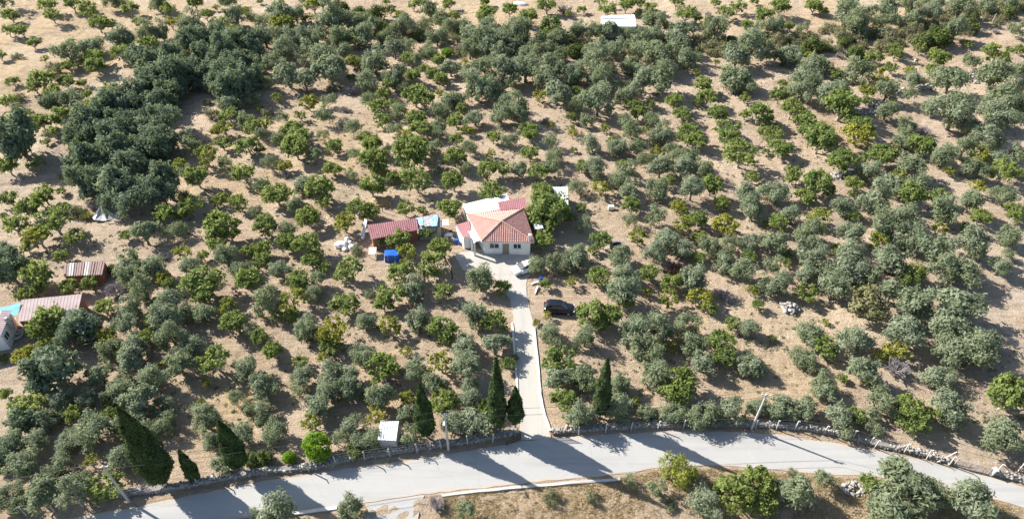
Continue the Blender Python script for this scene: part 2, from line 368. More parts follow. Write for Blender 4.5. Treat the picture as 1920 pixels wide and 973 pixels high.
run_wall('kerb', [(1.04, 48.4), (0.67, 52.77), (0.49, 56.62), (0.22, 61.2), (0, 64.52)], 0.25, 0.13, M_kerb, kind='structure')
run_wall('low_wall', [(-7.79, 38.63), (-3.56, 39.2), (0, 39.59), (5.99, 40.11), (12.16, 40.64)], 0.32, 0.2, M_conc, 'long low whitewashed wall along the road above the dry grass bank', 'wall')
run_wall('low_wall', [(-28.18, 36.02), (-23.14, 36.63), (-19.09, 37.24)], 0.35, 0.2, M_kerb, 'short low whitewashed kerb wall between road and lower olive trees', 'wall')
# ------------------------------------------------------------------ dry stone walls
ICO = None
def ico_data():
    global ICO
    if ICO is None:
        bm = bmesh.new(); bmesh.ops.create_icosphere(bm, subdivisions=1, radius=1); bm.verts.ensure_lookup_table()
        ICO = (np.array([v.co[:] for v in bm.verts]), np.array([[v.index for v in f.verts] for f in bm.faces])); bm.free()
    return ICO
def stones_mesh(name, centres, sizes):
    iv, fi = ico_data(); n = len(centres); k = len(iv)
    S = np.asarray(sizes)[:, None, None]*rng.uniform(0.55, 1.25, (n, 1, 3))
    V = iv[None]*rng.uniform(0.72, 1.18, (n, k, 1))*S
    a = rng.uniform(0, 6.28, n); ca, sa = np.cos(a), np.sin(a)
    V = np.stack([V[..., 0]*ca[:, None]-V[..., 1]*sa[:, None], V[..., 0]*sa[:, None]+V[..., 1]*ca[:, None], V[..., 2]], -1)+np.asarray(centres)[:, None]
    Fq = (fi[None]+(np.arange(n)*k)[:, None, None]).reshape(-1, 3)
    return npmesh(name, V.reshape(-1, 3), Fq, M_stone, np.repeat(rng.uniform(0, 1, n)**0.8, len(fi)))
def stone_wall(label, pts, width=0.85, height=0.75, per_m=34):
    P = [Vector((*p, 0)) for p in pts]; cs, sz = [], []
    for a, b in zip(P, P[1:]):
        L = (b-a).length; d = (b-a)/L; s = Vector((-d.y, d.x, 0))
        for _ in range(int(L*per_m)):
            t = rnd.random()*L; p = a+d*t; hh = height*(0.75+0.35*math.sin(p.x*0.9)*math.sin(p.x*0.37+1))
            z = rnd.random()**0.8*hh; q = rnd.uniform(-1, 1)*width/2*(1-0.45*z/height)
            p = p+s*q; cs.append((p.x, p.y, terrain(p.x, p.y)+z)); sz.append(rnd.uniform(0.11, 0.24))
    e = empty('dry_stone_wall', (0, 0, 0)); tag(e, label, 'stone wall', 'dry stone walls along the road')
    o = link(bpy.data.objects.new('stones', stones_mesh('stones', cs, sz)), e); o['kind'] = 'stuff'
    k = run_wall('rubble_core', pts, width*0.72, height*0.62, M_stone, seg=1.5); k.parent = e
stone_wall('dry stone wall of pale rubble between the cypresses and the road, west of the driveway', [(-44.56, 38.63), (-37.56, 39.65), (-29.13, 41.51), (-22.6, 42.19), (-20.04, 42.87), (-16.96, 43.57), (-8.53, 45.06), (-2.66, 46.08), (0.77, 46.82)])
stone_wall('dry stone wall of pale rubble from the driveway gate to the white gate', [(4.84, 46.74), (7.68, 47.19), (11.54, 47.41), (20.68, 47.94), (29.64, 47.94), (34.65, 47.49), (38.24, 46.74), (42.73, 45.2), (45.69, 44.49), (48.34, 43.71), (50.54, 42.87)])
stone_wall('short rubble wall beyond the white gate at the photo edge', [(54.8, 41.51), (56.68, 40.84), (59.58, 39.59)])
landmark('driveway', 2.07, 55.74); landmark('driveway gate', 2.54, 46.52); landmark('white gate', 52.47, 42.05)
def heap(name, label, cat, px, py, rad, hgt, n, s0, s1, group=None, stretch=1.0, rz=0.0):
    cs, sz = [], []
    for _ in range(n):
        r = math.sqrt(rnd.random())*rad; a = rnd.random()*6.283; dx, dy = r*math.cos(a)*stretch, r*math.sin(a)
        x, y = px+dx*math.cos(rz)-dy*math.sin(rz), py+dx*math.sin(rz)+dy*math.cos(rz)
        cs.append((x, y, terrain(x, y)+rnd.random()*hgt*max(0.1, 1-(r/rad)**2))); sz.append(rnd.uniform(s0, s1))
    tag(link(bpy.data.objects.new(name, stones_mesh(name, cs, sz))), label, cat, group)
G_ST = 'heaps of field stones'
for lab, ph, px, py, r, st in (('rubble heap of pale stones between two fig trees on the upper right slope', 'rubble heap', 71.03, 120.86, 1.5, 1.4), ('row of grey boulders beside a round olive on the upper right slope', 'boulder row', 74.15, 123.87, 1.3, 2.0),
                       ('pale boulders tucked between two small olives below the scrub bank', 'pale boulders', 82.8, 130.97, 1.6, 1.5), ('dark stone heap leaning against a leafy olive on the slope', 'dark stone heap', 88.56, 133.2, 1.7, 1.1), ('jagged white stone heap near the right edge below the scrub', 'white stone heap', 100.4, 136.85, 2.2, 1.3),
                       ('grey stones covered with pale netting at the edge of the straw field', 'netted stones', 39.73, 67.87, 1.2, 1.2)):
    heap('stone_heap', lab, 'stone heap', px, py, r, 0.7, int(60*r), 0.16, 0.42, G_ST, st); landmark(ph, px, py)
heap('stone_heap', 'long low bank of grey slabs below the fig rows', 'stone heap', 58.87, 99.84, 1.3, 0.6, 160, 0.15, 0.4, G_ST, 2.6, 0.35); landmark('slab bank', 58.87, 99.84)
heap('stone_heap', 'small cluster of stones on the bank beside the lower olive trees', 'stone heap', 38.12, 39.54, 0.9, 0.4, 60, 0.12, 0.3, G_ST, 1.6)
# ------------------------------------------------------------------ fence posts, wires, gates
def fence_post_mesh():
    m = MB(); h = 1.75
    m.box((0, 0, h/2-0.15), (0.11, 0.11, h+0.3))
    m.bar((0, 0, h), (0.0, -0.28, h+0.26), 0.05, 0.045, 4)
    return m.build('fence_post', M_conc)
_fp = fence_post_mesh(); FP_ME = _fp.data; bpy.data.objects.remove(_fp)
ORD = ['first', 'second', 'third', 'fourth', 'fifth', 'sixth', 'seventh', 'eighth', 'ninth', 'tenth', 'eleventh', 'twelfth', 'thirteenth', 'fourteenth', 'fifteenth', 'sixteenth']
def fence(posts, phrase, group, lean=None, wires=True, wire_label=None, scale=1.0):
    for i, (x, y) in enumerate(posts):
        o = link(bpy.data.objects.new('fence_post', FP_ME)); o.location = zt(x, y)
        o.rotation_euler = (R(rnd.uniform(-3, 3)), R(rnd.uniform(-3, 3)), R(rnd.uniform(-12, 12))); o.scale = (scale,)*3
        tag(o, '%s pale concrete fence post %s' % (ORD[i], phrase), 'fence post', group)
    if wires:
        m = MB()
        for a, b in zip(posts, posts[1:]):
            for z in (0.5, 1.0, 1.5, 1.95): m.bar(zt(*a, z*scale), zt(*b, z*scale), 0.008, None, 3)
        tag(m.build('fence_wire', M_wire), wire_label, 'wire')
fence([(-52.52, 36.38), (-49.76, 36.87), (-46.78, 37.31), (-35.19, 40.05), (-33.16, 40.44)], 'counted from the left photo edge along the road', 'fence posts along the road', wire_label='thin strained fence wires at the lower left road edge')
fence([(-23.11, 41.71), (-20.18, 42.6), (-17.01, 43.15), (-14.17, 43.57), (-11.07, 44.13), (-8.32, 44.7), (-5.22, 45.2), (-2.27, 45.49)], 'counted rightwards from the bright green bush to the driveway', 'fence posts along the road', wire_label='thin fence wires between bright green bush and driveway')
fence([(7.95, 46.52), (11.16, 46.82), (14.26, 47.11), (17.48, 47.26), (20.58, 47.41), (29.22, 47.34), (31.7, 47.26), (33.91, 47.19), (37.19, 46.67), (40.27, 45.86), (42.47, 44.7), (45.64, 44.06), (47.96, 43.29), (50.16, 42.46)], 'counted from the driveway towards the white gate', 'fence posts along the road', wire_label='thin fence wires between driveway and white gate')
fence([(100.15, 154.73), (111.84, 161.43), (114.89, 162.69), (119.52, 165.73), (123.18, 167.9), (127.94, 170.87)], 'of the fence behind the scrub bank, counted rightwards', 'fence posts on the far slope', wire_label='thin fence wires on the far slope beside the scrub', scale=1.15)
landmark('far slope fence', 119.52, 165.73)
fence([(55.11, 41.51), (57.61, 41.64)], 'beyond the white gate near the photo edge', 'fence posts along the road', wires=False)
tag(MB().bar(zt(49, 42.87), zt(50.77, 43.22, 1.6), 0.07, None, 4).build('brace_post', M_conc), 'slanting white concrete brace post leaning on the white gate', 'brace post')
tag(MB().bar(zt(42.12, 45.57), zt(43.43, 46, 1.3), 0.07, None, 4).build('brace_post', M_conc), 'slanting concrete brace at the bend of the roadside fence', 'brace post')
tag(MB().box((90.5, 143.72, terrain(90.5, 143.72)+0.6), (0.3, 0.3, 1.2)).build('marker_post', M_kerb, bevel=0.02), 'short thick white marker post standing alone among figs on the slope', 'post')
landmark('white marker post', 90.5, 143.72)
def gate(label, a, b, h, mat, nbar, rails, horizontal=False, legs=False):
    a, b = Vector(zt(*a)), Vector(zt(*b)); e = empty('gate', a); d = b-a
    P = lambda t, z: Vector((d.x*t, d.y*t, d.z*t+z))
    for t in (0, 1):
        MB().bar(P(t, 0), P(t, h+0.1), 0.05, None, 6).build('upright', mat, e)
    for z in rails: MB().bar(P(0, z), P(1, z), 0.03, None, 4).build('rail', mat, e)
    for i in range(1, nbar):
        MB().bar(P(i/nbar, rails[0]), P(i/nbar, rails[-1]), 0.018 if nbar > 8 else 0.03, None, 4).build('bar', mat, e)
    tag(e, label, 'gate'); return e
gate('dark iron gate leaf swung open against the wall west of the driveway', (-0.63, 45.13), (1.01, 45.93), 1.3, M_dark, 14, (0.12, 0.65, 1.25))
gate('dark iron gate leaf swung open against the wall east of the driveway', (4.69, 46.15), (6.47, 46.22), 1.3, M_dark, 14, (0.12, 0.65, 1.25))
g = gate('pale wide field gate with mesh panels beside the road', (50.71, 42.46), (54.13, 41.37), 1.2, M_conc, 5, (0.1, 1.15))
a, b = Vector(zt(50.71, 42.46)), Vector(zt(54.13, 41.37)); m = MB()
for k in range(1, 26): m.bar((b-a)*(k/26)+Vector((0, 0, 0.1)), (b-a)*(k/26)+Vector((0, 0, 1.15)), 0.009, None, 3)
for z in np.arange(0.2, 1.15, 0.12): m.bar(Vector((0, 0, z)), (b-a)+Vector((0, 0, z)), 0.009, None, 3)
m.build('mesh_panel', M_wire, g)
tag(MB().box((54.4, 41.31, 0.5), (0.42, 0.42, 1.1), 0.3).box((54.4, 41.31, 1.09), (0.52, 0.52, 0.08), 0.3).build('gate_pier', M_kerb), 'square whitewashed gate pier between white gate and short rubble wall', 'gate pier')
# ------------------------------------------------------------------ utility poles and cables
def pole(label, x, y, h, lamp=False, rz=0.0, tilt=(0, 0)):
    e = empty('utility_pole', zt(x, y), rz); e.rotation_euler = (tilt[0], tilt[1], rz)
    MB().bar((0, 0, -0.5), (0, 0, h), 0.16, 0.095, 10).build('pole_shaft', M_conc, e, smooth=False)
    ca = MB().box((0, 0, h-0.25), (1.1, 0.09, 0.09)).build('cross_arm', M_conc, e)
    for q in (-0.48, 0.0, 0.48): MB().bar((q, 0, h-0.2), (q, 0, h+0.02), 0.05, 0.03, 6).build('insulator', M_white, ca)
    if lamp:
        ar = MB().bar((0, 0, h-0.7), (-0.1, -0.95, h-0.35), 0.03, None, 6).build('lamp_arm', M_wire, e)
        MB().box((-0.11, -1.1, h-0.33), (0.2, 0.5, 0.13)).build('lamp_head', M_lamp, ar, bevel=0.03)
    tag(e, label, 'utility pole', 'utility poles along the road')
    return Vector((x, y, terrain(x, y)+h))
PA = pole('leaning concrete utility pole at the lower left beside the road', -42.11, 37.99, 7.3, False, 0.2)
PB = pole('concrete utility pole with street lamp beside the small corrugated shed', -7.43, 44.49, 7.2, True, 0.1)
PC = pole('concrete utility pole standing among the olives east of the driveway', 28.77, 47.34, 6.9, False, -0.1, (0, R(1.0)))
landmark('lower left pole', PA.x, PA.y); landmark('street lamp pole', PB.x, PB.y); landmark('right roadside pole', PC.x, PC.y)
PD = Vector((PC.x+42, PC.y-14, 7)); PZ = Vector((PA.x-35, PA.y-6, 7))
for (p, q, lab) in ((PZ, PA, 'overhead cables running off the left edge from the leaning pole'), (PA, PB, 'overhead cables slung between leaning pole and street lamp pole'), (PB, PC, 'overhead cables slung over the driveway between two poles'), (PC, PD, 'overhead cables running right over the road to the edge')):
    m = MB()
    for s in (-0.45, 0.45):
        pp = [p.lerp(q, i/12)+Vector((0, s, -1.6*4*(i/12)*(1-i/12)*0.5)) for i in range(13)]
        for u, v in zip(pp, pp[1:]): m.bar(u, v, 0.022, None, 3)
    tag(m.build('overhead_cable', M_dark), lab, 'cable', 'overhead cables')
# ------------------------------------------------------------------ buildings
def lerp3(a, b, t): return tuple(a[i]+(b[i]-a[i])*t for i in range(3))
def window(parent, o, u, w, h, z, depth_dir, n='window'):
    """framed pane on a wall: o = centre base point, u = unit along wall, depth_dir = outward"""
    o, u, d = Vector(o), Vector(u).normalized(), Vector(depth_dir).normalized()
    up = Vector((0, 0, 1))
    def rect(m, a, b, c, e, t0, t1):
        q = [o+u*x+up*(z+zz)+d*t0 for x, zz in ((a, c), (b, c), (b, e), (a, e))]; m.prism(q, [p+d*(t1-t0) for p in q]); return m
    f = MB()
    t = 0.08
    rect(f, -w/2, w/2, h-t, h, -0.02, 0.05); rect(f, -w/2, w/2, 0, t, -0.02, 0.05); rect(f, -w/2, -w/2+t, t, h-t, -0.02, 0.05); rect(f, w/2-t, w/2, t, h-t, -0.02, 0.05); rect(f, -t/2, t/2, t, h-t, -0.02, 0.045)
    fo = f.build(n, M_white, parent)
    for s in (-1, 1): rect(MB(), min(s*t/2, s*(w/2-t)), max(s*t/2, s*(w/2-t)), t, h-t, 0.004, 0.02).build('pane', M_glass, fo)
    rect(MB(), -w/2-0.08, w/2+0.08, -0.07, 0, -0.02, 0.14).build('sill', M_kerb, fo)
def walls(parent, foot, z0, z1s, mat, name='wall'):
    """one mesh per wall of a closed footprint; z1s = height at each corner"""
    n = len(foot); cx = sum(p[0] for p in foot)/n; cy = sum(p[1] for p in foot)/n
    for i in range(n):
        a, b = foot[i], foot[(i+1) % n]; za, zb = z1s[i], z1s[(i+1) % n]
        ia = (a[0]+(cx-a[0])*0.05, a[1]+(cy-a[1])*0.05); ib = (b[0]+(cx-b[0])*0.05, b[1]+(cy-b[1])*0.05)
        MB().prism([(*a, z0), (*b, z0), (*ib, z0), (*ia, z0)], [(*a, za), (*b, zb), (*ib, zb), (*ia, za)]).build(name, mat, parent)
def inset(quad, k): 
    cx = sum(p[0] for p in quad)/len(quad); cy = sum(p[1] for p in quad)/len(quad)
    return [(p[0]+(cx-p[0])*k, p[1]+(cy-p[1])*k) for p in quad]
# main house: pyramid hip roof
def main_house():
    z = 3.0
    A, B, Cc, D = [Vector((*p, z)) for p in ((-7.22, 85.21), (-4.6, 78.57), (3.38, 78.32), (1.79, 86.58))]
    e = empty('farmhouse', ((A.x+Cc.x)/2, (A.y+Cc.y)/2, 0)); o = Vector(e.location)
    tag(e, 'white farmhouse with terracotta pyramid roof at the end of the driveway', 'house')
    A, B, Cc, D = A-o, B-o, Cc-o, D-o
    P = Vector((*(-1.62, 81.15), 4.75))-o
    foot = inset([(v.x, v.y) for v in (A, B, Cc, D)], 0.12)
    walls(e, foot, -0.2, [z-0.02]*4, M_white)
    def slope(E0, E1):
        n = (E1-E0).cross(P-E0).normalized()
        if n.z < 0: n = -n
        m = MB(); t = 0.16
        m.prism([E0-n*t, E1-n*t, P-n*t], [E0, E1, P])
        L = (E1-E0).length; ed = (E1-E0)/L; upd = n.cross(ed).normalized()
        if upd.z < 0: upd = -upd
        pu = (P-E0).dot(ed); pv = (P-E0).dot(upd); k = int(L/0.33)
        for i in range(k):
            u = (i+0.5)*L/k; v = pv*(u/pu if u < pu else (L-u)/(L-pu))
            if v < 0.2: continue
            s = E0+ed*u-upd*0.06; q = E0+ed*u+upd*(v-0.05); w = 0.10
            row = max(1, int((q-s).length/0.4)); 
            for r in range(row):                        # overlapping courses, each lapping over the one below
                a0, a1 = s.lerp(q, r/row), s.lerp(q, (r+1)/row)
                m.prism([a0-ed*w+n*0.0, a0-ed*w*0.6+n*0.08, a0+ed*w*0.6+n*0.08, a0+ed*w], [a1-ed*w, a1-ed*w*0.6+n*0.055, a1+ed*w*0.6+n*0.055, a1+ed*w])
        m.build('roof_slope', M_tile, e)
    for a, b in ((A, B), (B, Cc), (Cc, D), (D, A)): slope(a, b)
    for v in (A, B, Cc, D):
        m = MB(); k = int((P-v).length/0.4)
        for i in range(k):
            a, b = v.lerp(P, i/k), v.lerp(P, (i+1)/k); m.bar(a+Vector((0, 0, 0.07)), b+Vector((0, 0, 0.07)), 0.135, 0.105, 6)
        m.build('ridge_cap', M_cap, e)
    # eaves board
    m = MB(); Q = [A, B, Cc, D]
    for a, b in zip(Q, Q[1:]+Q[:1]): m.bar(a-Vector((0, 0, 0.16)), b-Vector((0, 0, 0.16)), 0.07, None, 4)
    m.build('gutter', M_white, e)
    f = [Vector((*p, 0)) for p in foot]
    u = f[2]-f[1]; out = Vector((u.y, -u.x, 0)).normalized()
    if out.y > 0: out = -out
    window(e, f[1].lerp(f[2], 0.72), u, 1.25, 1.0, 1.25, out)
    window(e, f[1].lerp(f[2], 0.22), u, 1.5, 1.0, 1.25, out)
    d = MB(); c = f[1].lerp(f[2], 0.47); un = u.normalized()
    q = [c+un*s+Vector((0, 0, zz))-out*0.02 for s, zz in ((-0.5, 0.05), (0.5, 0.05), (0.5, 2.15), (-0.5, 2.15))]
    do = d.prism(q, [p+out*0.06 for p in q]).build('door', M_wood, e)
    h = c+un*0.38+out*0.07+Vector((0, 0, 1.05)); MB().box(h, (0.06, 0.08, 0.16)).build('handle', M_rim, do)
    # porch on the left front side: columns and beam
    ul = f[1]-f[0]; ol = Vector((ul.y, -ul.x, 0)).normalized()
    if ol.x > 0: ol = -ol
    window(e, f[0].lerp(f[1], 0.35), ul, 1.1, 1.0, 1.3, ol)
    p0, p1 = f[0].lerp(f[1], 0.55)+ol*1.5, f[1]+ol*1.5-ul.normalized()*0.2
    for t in (0.0, 0.5, 1.0):
        c = p0.lerp(p1, t); MB().box((c.x, c.y, 1.25), (0.28, 0.28, 2.9)).build('porch_column', M_white, e, bevel=0.02)
    MB().slab([(*(p0-ol*1.5).xy, 2.86), (*p0.xy, 2.74), (*p1.xy, 2.74), (*(p1-ol*1.5).xy, 2.86)], 0.12).build('porch_roof', M_white, e)
    m = MB(); c = Cc.lerp(B, 0.09); m.box((c.x, c.y+0.35, z+0.45), (0.34, 0.34, 1.3)); m.box((c.x, c.y+0.35, z+1.14), (0.46, 0.46, 0.09)); m.build('chimney', M_white, e)
    # steps in front of the door
    c = f[1].lerp(f[2], 0.47)+out*0.5; MB().box((c.x, c.y, 0.09), (1.6, 0.9, 0.18), math.atan2(u.y, u.x)).build('step', M_grey, e, bevel=0.02)
    landmark('farmhouse', o.x, o.y)
main_house()
def shed(name, label, roof, zs, mat, wmat, pitch=0.35, amp=0.05, cat='shed', ins=0.05, sheets=None, lm=None, open_front=False):
    """lean-to: roof = quad of ground-plane points (back-left, back-right, front-right, front-left), zs heights"""
    cx = sum(p[0] for p in roof)/4; cy = sum(p[1] for p in roof)/4; z0 = terrain(cx, cy)
    e = empty(name, (cx, cy, z0)); tag(e, label, cat)
    q = [(p[0]-cx, p[1]-cy, z) for p, z in zip(roof, zs)]
    if sheets:
        k = len(sheets)
        for i, mt in enumerate(sheets):
            a, b = lerp3(q[0], q[1], i/k), lerp3(q[0], q[1], (i+0.985)/k); c, d = lerp3(q[3], q[2], (i+0.985)/k), lerp3(q[3], q[2], i/k)
            dz = 0.03*(i % 2)
            MB().corrug(*[(p[0], p[1], p[2]+dz) for p in (a, b, c, d)], pitch, amp).build('roof_sheet', mt, e)
    else:
        MB().corrug(*q, pitch, amp).build('roof', mat, e)
    foot = inset([(p[0], p[1]) for p in q], ins)
    if open_front:
        for p, z in zip(foot, zs): MB().box((p[0], p[1], z/2-0.2), (0.14, 0.14, z+0.3)).build('post', M_wood, e)
        for i, j in ((0, 1), (2, 3)): MB().bar((*foot[i], zs[i]-0.1), (*foot[j], zs[j]-0.1), 0.06, None, 4).build('beam', M_wood, e)
    else:
        walls(e, foot, -0.3, [z-0.04 for z in zs], wmat)
    if lm: landmark(lm, cx, cy)
    return e, foot
shed('lean_to', 'small maroon lean-to roof against the left side of the farmhouse', [(-8.86, 83.14), (-6.79, 83.7), (-6.06, 80.3), (-7.45, 80.15)], (2.4, 2.7, 2.6, 2.3), M_maroon, M_white, 0.3)
shed('outbuilding', 'long outbuilding with white corrugated roof directly behind the farmhouse', [(-8.13, 88.22), (-0.88, 91.11), (0.17, 86.99), (-7.1, 85.2)], (2.5, 2.5, 2.9, 2.9), M_whroof, M_grey, 0.4, 0.06, cat='outbuilding')
shed('outbuilding', 'small maroon sheet roof rising over the white outbuilding behind the farmhouse', [(-2.32, 87.94), (2.17, 89.23), (2.39, 86.53), (-1.95, 85.84)], (3.25, 3.25, 3.15, 3.15), M_maroon, M_grey, 0.3, 0.05, cat='outbuilding')
shed('store_shed', 'narrow white corrugated store roof behind the dark leafy tree', [(6.71, 93.19), (9.3, 93.19), (9.2, 88.31), (7.81, 88.31)], (2.4, 2.4, 2.1, 2.1), M_whroof, M_grey, 0.4, 0.06, lm='narrow white store')
shed('canopy', 'little white canopy roof at the right side of the farmhouse', [(3.37, 83.92), (4.72, 84.18), (4.93, 82.71), (3.5, 82.45)], (2.2, 2.2, 2.1, 2.1), M_whroof, M_white, 0.4, 0.04, cat='canopy', open_front=True)
e, ft = shed('barn', 'long maroon metal roofed barn half hidden behind fig trees', [(-22.49, 82.52), (-15.03, 84.25), (-14.62, 82.08), (-21.57, 79.77)], (2.9, 2.9, 2.3, 2.3), M_maroon, M_brick, 0.32, 0.05, cat='barn', lm='maroon barn')
e, ft = shed('barn', 'low tin shed with pinkish roof strewn with blue plastic sheets', [(-15.03, 84.76), (-11.39, 85.72), (-11.11, 82.85), (-14.65, 82.33)], (2.6, 2.6, 2.2, 2.2), M_pink, M_grey, 0.32, 0.05, lm='blue sheeted shed')
def tarp(name, label, quad, mat, n=10, sag=0.06, thick=0.015, cat='tarpaulin'):
    """crumpled cloth over a quad of 3D points"""
    q = [Vector(p) for p in quad]; vs, fs = [], []
    for j in range(n+1):
        for i in range(n+1):
            p = q[0].lerp(q[1], i/n).lerp(q[3].lerp(q[2], i/n), j/n); p.z += rnd.uniform(-1, 1)*sag+sag
            p.x += rnd.uniform(-1, 1)*sag*0.6; p.y += rnd.uniform(-1, 1)*sag*0.6; vs.append(p)
    k = (n+1)**2; vs += [v-Vector((0, 0, thick)) for v in vs]
    for j in range(n):
        for i in range(n):
            a = j*(n+1)+i; f = (a, a+1, a+n+2, a+n+1); fs += [f, tuple(x+k for x in f[::-1])]
    o = MB().add(vs, fs).build(name, mat, smooth=True); tag(o, label, cat); return o
tarp('plastic_sheet', 'bright blue plastic sheet hanging over the middle of the tin shed roof', [(-15.24, 84.44, 2.75), (-14.16, 84.57, 2.75), (-13.85, 82.88, 2.5), (-14.33, 82.75, 2.5)], M_ltblue, 8, 0.05, cat='plastic sheet')
tarp('plastic_sheet', 'grey plastic film spread between two blue sheets on the tin roof', [(-14.16, 84.65, 2.72), (-12.61, 85.15, 2.72), (-12.34, 82.81, 2.45), (-13.75, 82.68, 2.45)], M_plast, 8, 0.05, cat='plastic sheet')
tarp('plastic_sheet', 'crumpled blue and white plastic sheet at the right end of the tin roof', [(-12.59, 84.99, 2.74), (-11.77, 85.26, 2.74), (-11.59, 82.81, 2.45), (-12.5, 82.68, 2.45)], M_ltblue, 9, 0.08, cat='plastic sheet')
tarp('awning', 'cream cloth awning between tin shed and farmhouse terrace', [(-11.4, 84.46, 2.3), (-10.15, 84.73, 2.3), (-9.91, 83.51, 2.1), (-11.15, 83.24, 2.1)], M_cream, 5, 0.04, cat='awning')
def covered_stack():
    """blue tarpaulin pulled over a stack"""
    x, y = -18.33, 77.93; e = empty('covered_stack', zt(x, y), 0.12); tag(e, 'stack covered by a deep blue tarpaulin under the barn fig trees', 'covered stack')
    m = MB(); w, d, h = 2.3, 1.5, 1.25
    m.prism([(-w/2, -d/2, -.1), (w/2, -d/2, -.1), (w/2, d/2, -.1), (-w/2, d/2, -.1)], [(-w/2+.1, -d/2+.1, h), (w/2-.1, -d/2+.1, h*0.9), (w/2-.1, d/2-.1, h), (-w/2+.1, d/2-.1, h*1.05)])
    m.build('tarpaulin', M_blue, e, bevel=0.08)
    m = MB()
    for s in (-0.6, 0.5): m.bar((s, -d/2-0.02, 0), (s, -d/2+0.07, h), 0.02, None, 4)
    m.build('rope', M_sack, e); landmark('blue tarpaulin', x, y)
covered_stack()
def table_board(name, label, px, py, w, d, h, rz, mat, cat):
    e = empty(name, zt(px, py), rz); tag(e, label, cat)
    MB().box((0, 0, h), (w, d, 0.06)).build('top', mat, e)
    for sx in (-1, 1):
        for sy in (-1, 1): MB().box((sx*(w/2-.08), sy*(d/2-.08), h/2-0.03), (0.07, 0.07, h-0.06)).build('leg', M_wood, e)
table_board('work_table', 'white topped work table beside the brick front of the barn', -21.41, 78.79, 1.1, 1.5, 0.85, 0.1, M_white, 'table')
tag(MB().slab([zt(-23.93, 82.61, 0.1), zt(-23.4, 82.48, 0.1), zt(-23.16, 85.27, 1.7), zt(-23.63, 85.54, 1.7)], 0.06).build('leaning_board', M_white), 'long white board leaning against the left end of the barn', 'board')
landmark('white sack heap', -26.11, 81.08)
for k in range(7):
    lab = ['big white sack slumped at the left of the rubbish heap', 'grey white sack on top of the rubbish heap', 'half empty white sack at the back of the rubbish heap', 'small sack lying at the front of the rubbish heap', 'pale sack at the right of the rubbish heap', 'tied white sack in the middle of the rubbish heap', 'flat white sack behind the tied one in the rubbish heap'][k]
    px, py = [(-26.92, 80.89), (-26.15, 81.34), (-26, 82.36), (-25.99, 79.96), (-25.01, 80.55), (-26.29, 80.72), (-25.52, 81.57)][k]
    s = [0.75, .5, .45, .4, .5, .5, .4][k]
    iv, fi = ico_data(); bm = bmesh.new(); bmesh.ops.create_icosphere(bm, subdivisions=2, radius=1)
    for v in bm.verts:
        v.co *= 1+rnd.uniform(-0.13, 0.13); v.co.z = max(-0.55, v.co.z)*0.7; v.co.x *= 1.2
    me = bpy.data.meshes.new('sack'); bm.to_mesh(me); bm.free(); me.materials.append(M_sack if k != 1 else M_plast)
    o = link(bpy.data.objects.new('sack', me)); o.location = zt(px, py, 0.38*s); o.scale = (s, s, s); o.rotation_euler = (0, 0, k*0.9); tag(o, lab, 'sack', 'sacks of the rubbish heap')
# farmstead at the left edge
e, ft = shed('barn', 'long barn with faded pink ribbed roof and brick gable at the left edge', [(-67.85, 66.42), (-59.98, 67.57), (-59.15, 63.96), (-66.65, 62.78)], (2.7, 2.7, 2.2, 2.2), M_pink, M_brick, 0.42, 0.022, cat='barn', lm='pink roofed barn')
e, ft = shed('stable', 'small brick stable with patched brown and white ribbed roof', [(-66.18, 74.64), (-60.36, 75.21), (-59.75, 72.52), (-65.28, 72.2)], (2.0, 2.0, 1.7, 1.7), M_brownroof, M_brick, 0.3, 0.06, cat='stable', sheets=[M_brownroof, M_sack2, M_brownroof, M_brownroof, M_sack2, M_brownroof, M_brownroof, M_brownroof], lm='patched roof stable')
tarp('awning', 'turquoise cloth awning between white house and pink roofed barn', [(-71.16, 64.38, 2.6), (-67.54, 65.81, 2.8), (-67.14, 63.88, 2.4), (-70.53, 63.09, 2.4)], M_teal, 8, 0.04, cat='awning')
def edge_house():
    P2, P1 = Vector((*(-68.03, 63.92), 0)), Vector((*(-67.08, 59.88), 0)); d = (P2-P1); s = Vector((-d.y, d.x, 0)).normalized()
    if s.x > 0: s = -s
    e = empty('white_house', P1); tag(e, 'white rendered house with pale roof cut by the left photo edge', 'house')
    q = [Vector((0, 0, 0)), d, d+s*6.5, s*6.5]; walls(e, [(v.x, v.y) for v in q], -0.2, [2.9]*4, M_white)
    o = 0.25; dn = d.normalized()
    ra = [(-dn*o-s*o), (d+dn*o-s*o), (d+dn*o+s*(6.5+o)), (-dn*o+s*(6.5+o))]
    for i in range(6):
        u0, u1 = i/6, (i+0.97)/6
        MB().corrug(*[(*ra[0].lerp(ra[3], u).xy, 2.97+0.5*(1-abs(2*u-1))) if k in (0,) else (*ra[1].lerp(ra[2], u).xy, 2.97+0.5*(1-abs(2*u-1))) if k == 1 else None for k, u in ((0, u0), (1, u0))], *[(*ra[1].lerp(ra[2], u1).xy, 2.97+0.5*(1-abs(2*u1-1))), (*ra[0].lerp(ra[3], u1).xy, 2.97+0.5*(1-abs(2*u1-1)))], 0.35, 0.04).build('roof_sheet', M_pink if i % 2 == 0 else M_whroof, e)
    window(e, d*0.72, d, 1.2, 1.1, 1.1, -s); window(e, d*0.22, d, 1.2, 1.1, 1.1, -s)
    m = MB(); c = d*0.55-s*0.35; m.box((c.x, c.y, 2.5), (0.4, 0.4, 2.2)); m.build('chimney', M_grey, e)
    landmark('white edge house', P1.x, P1.y)
edge_house()
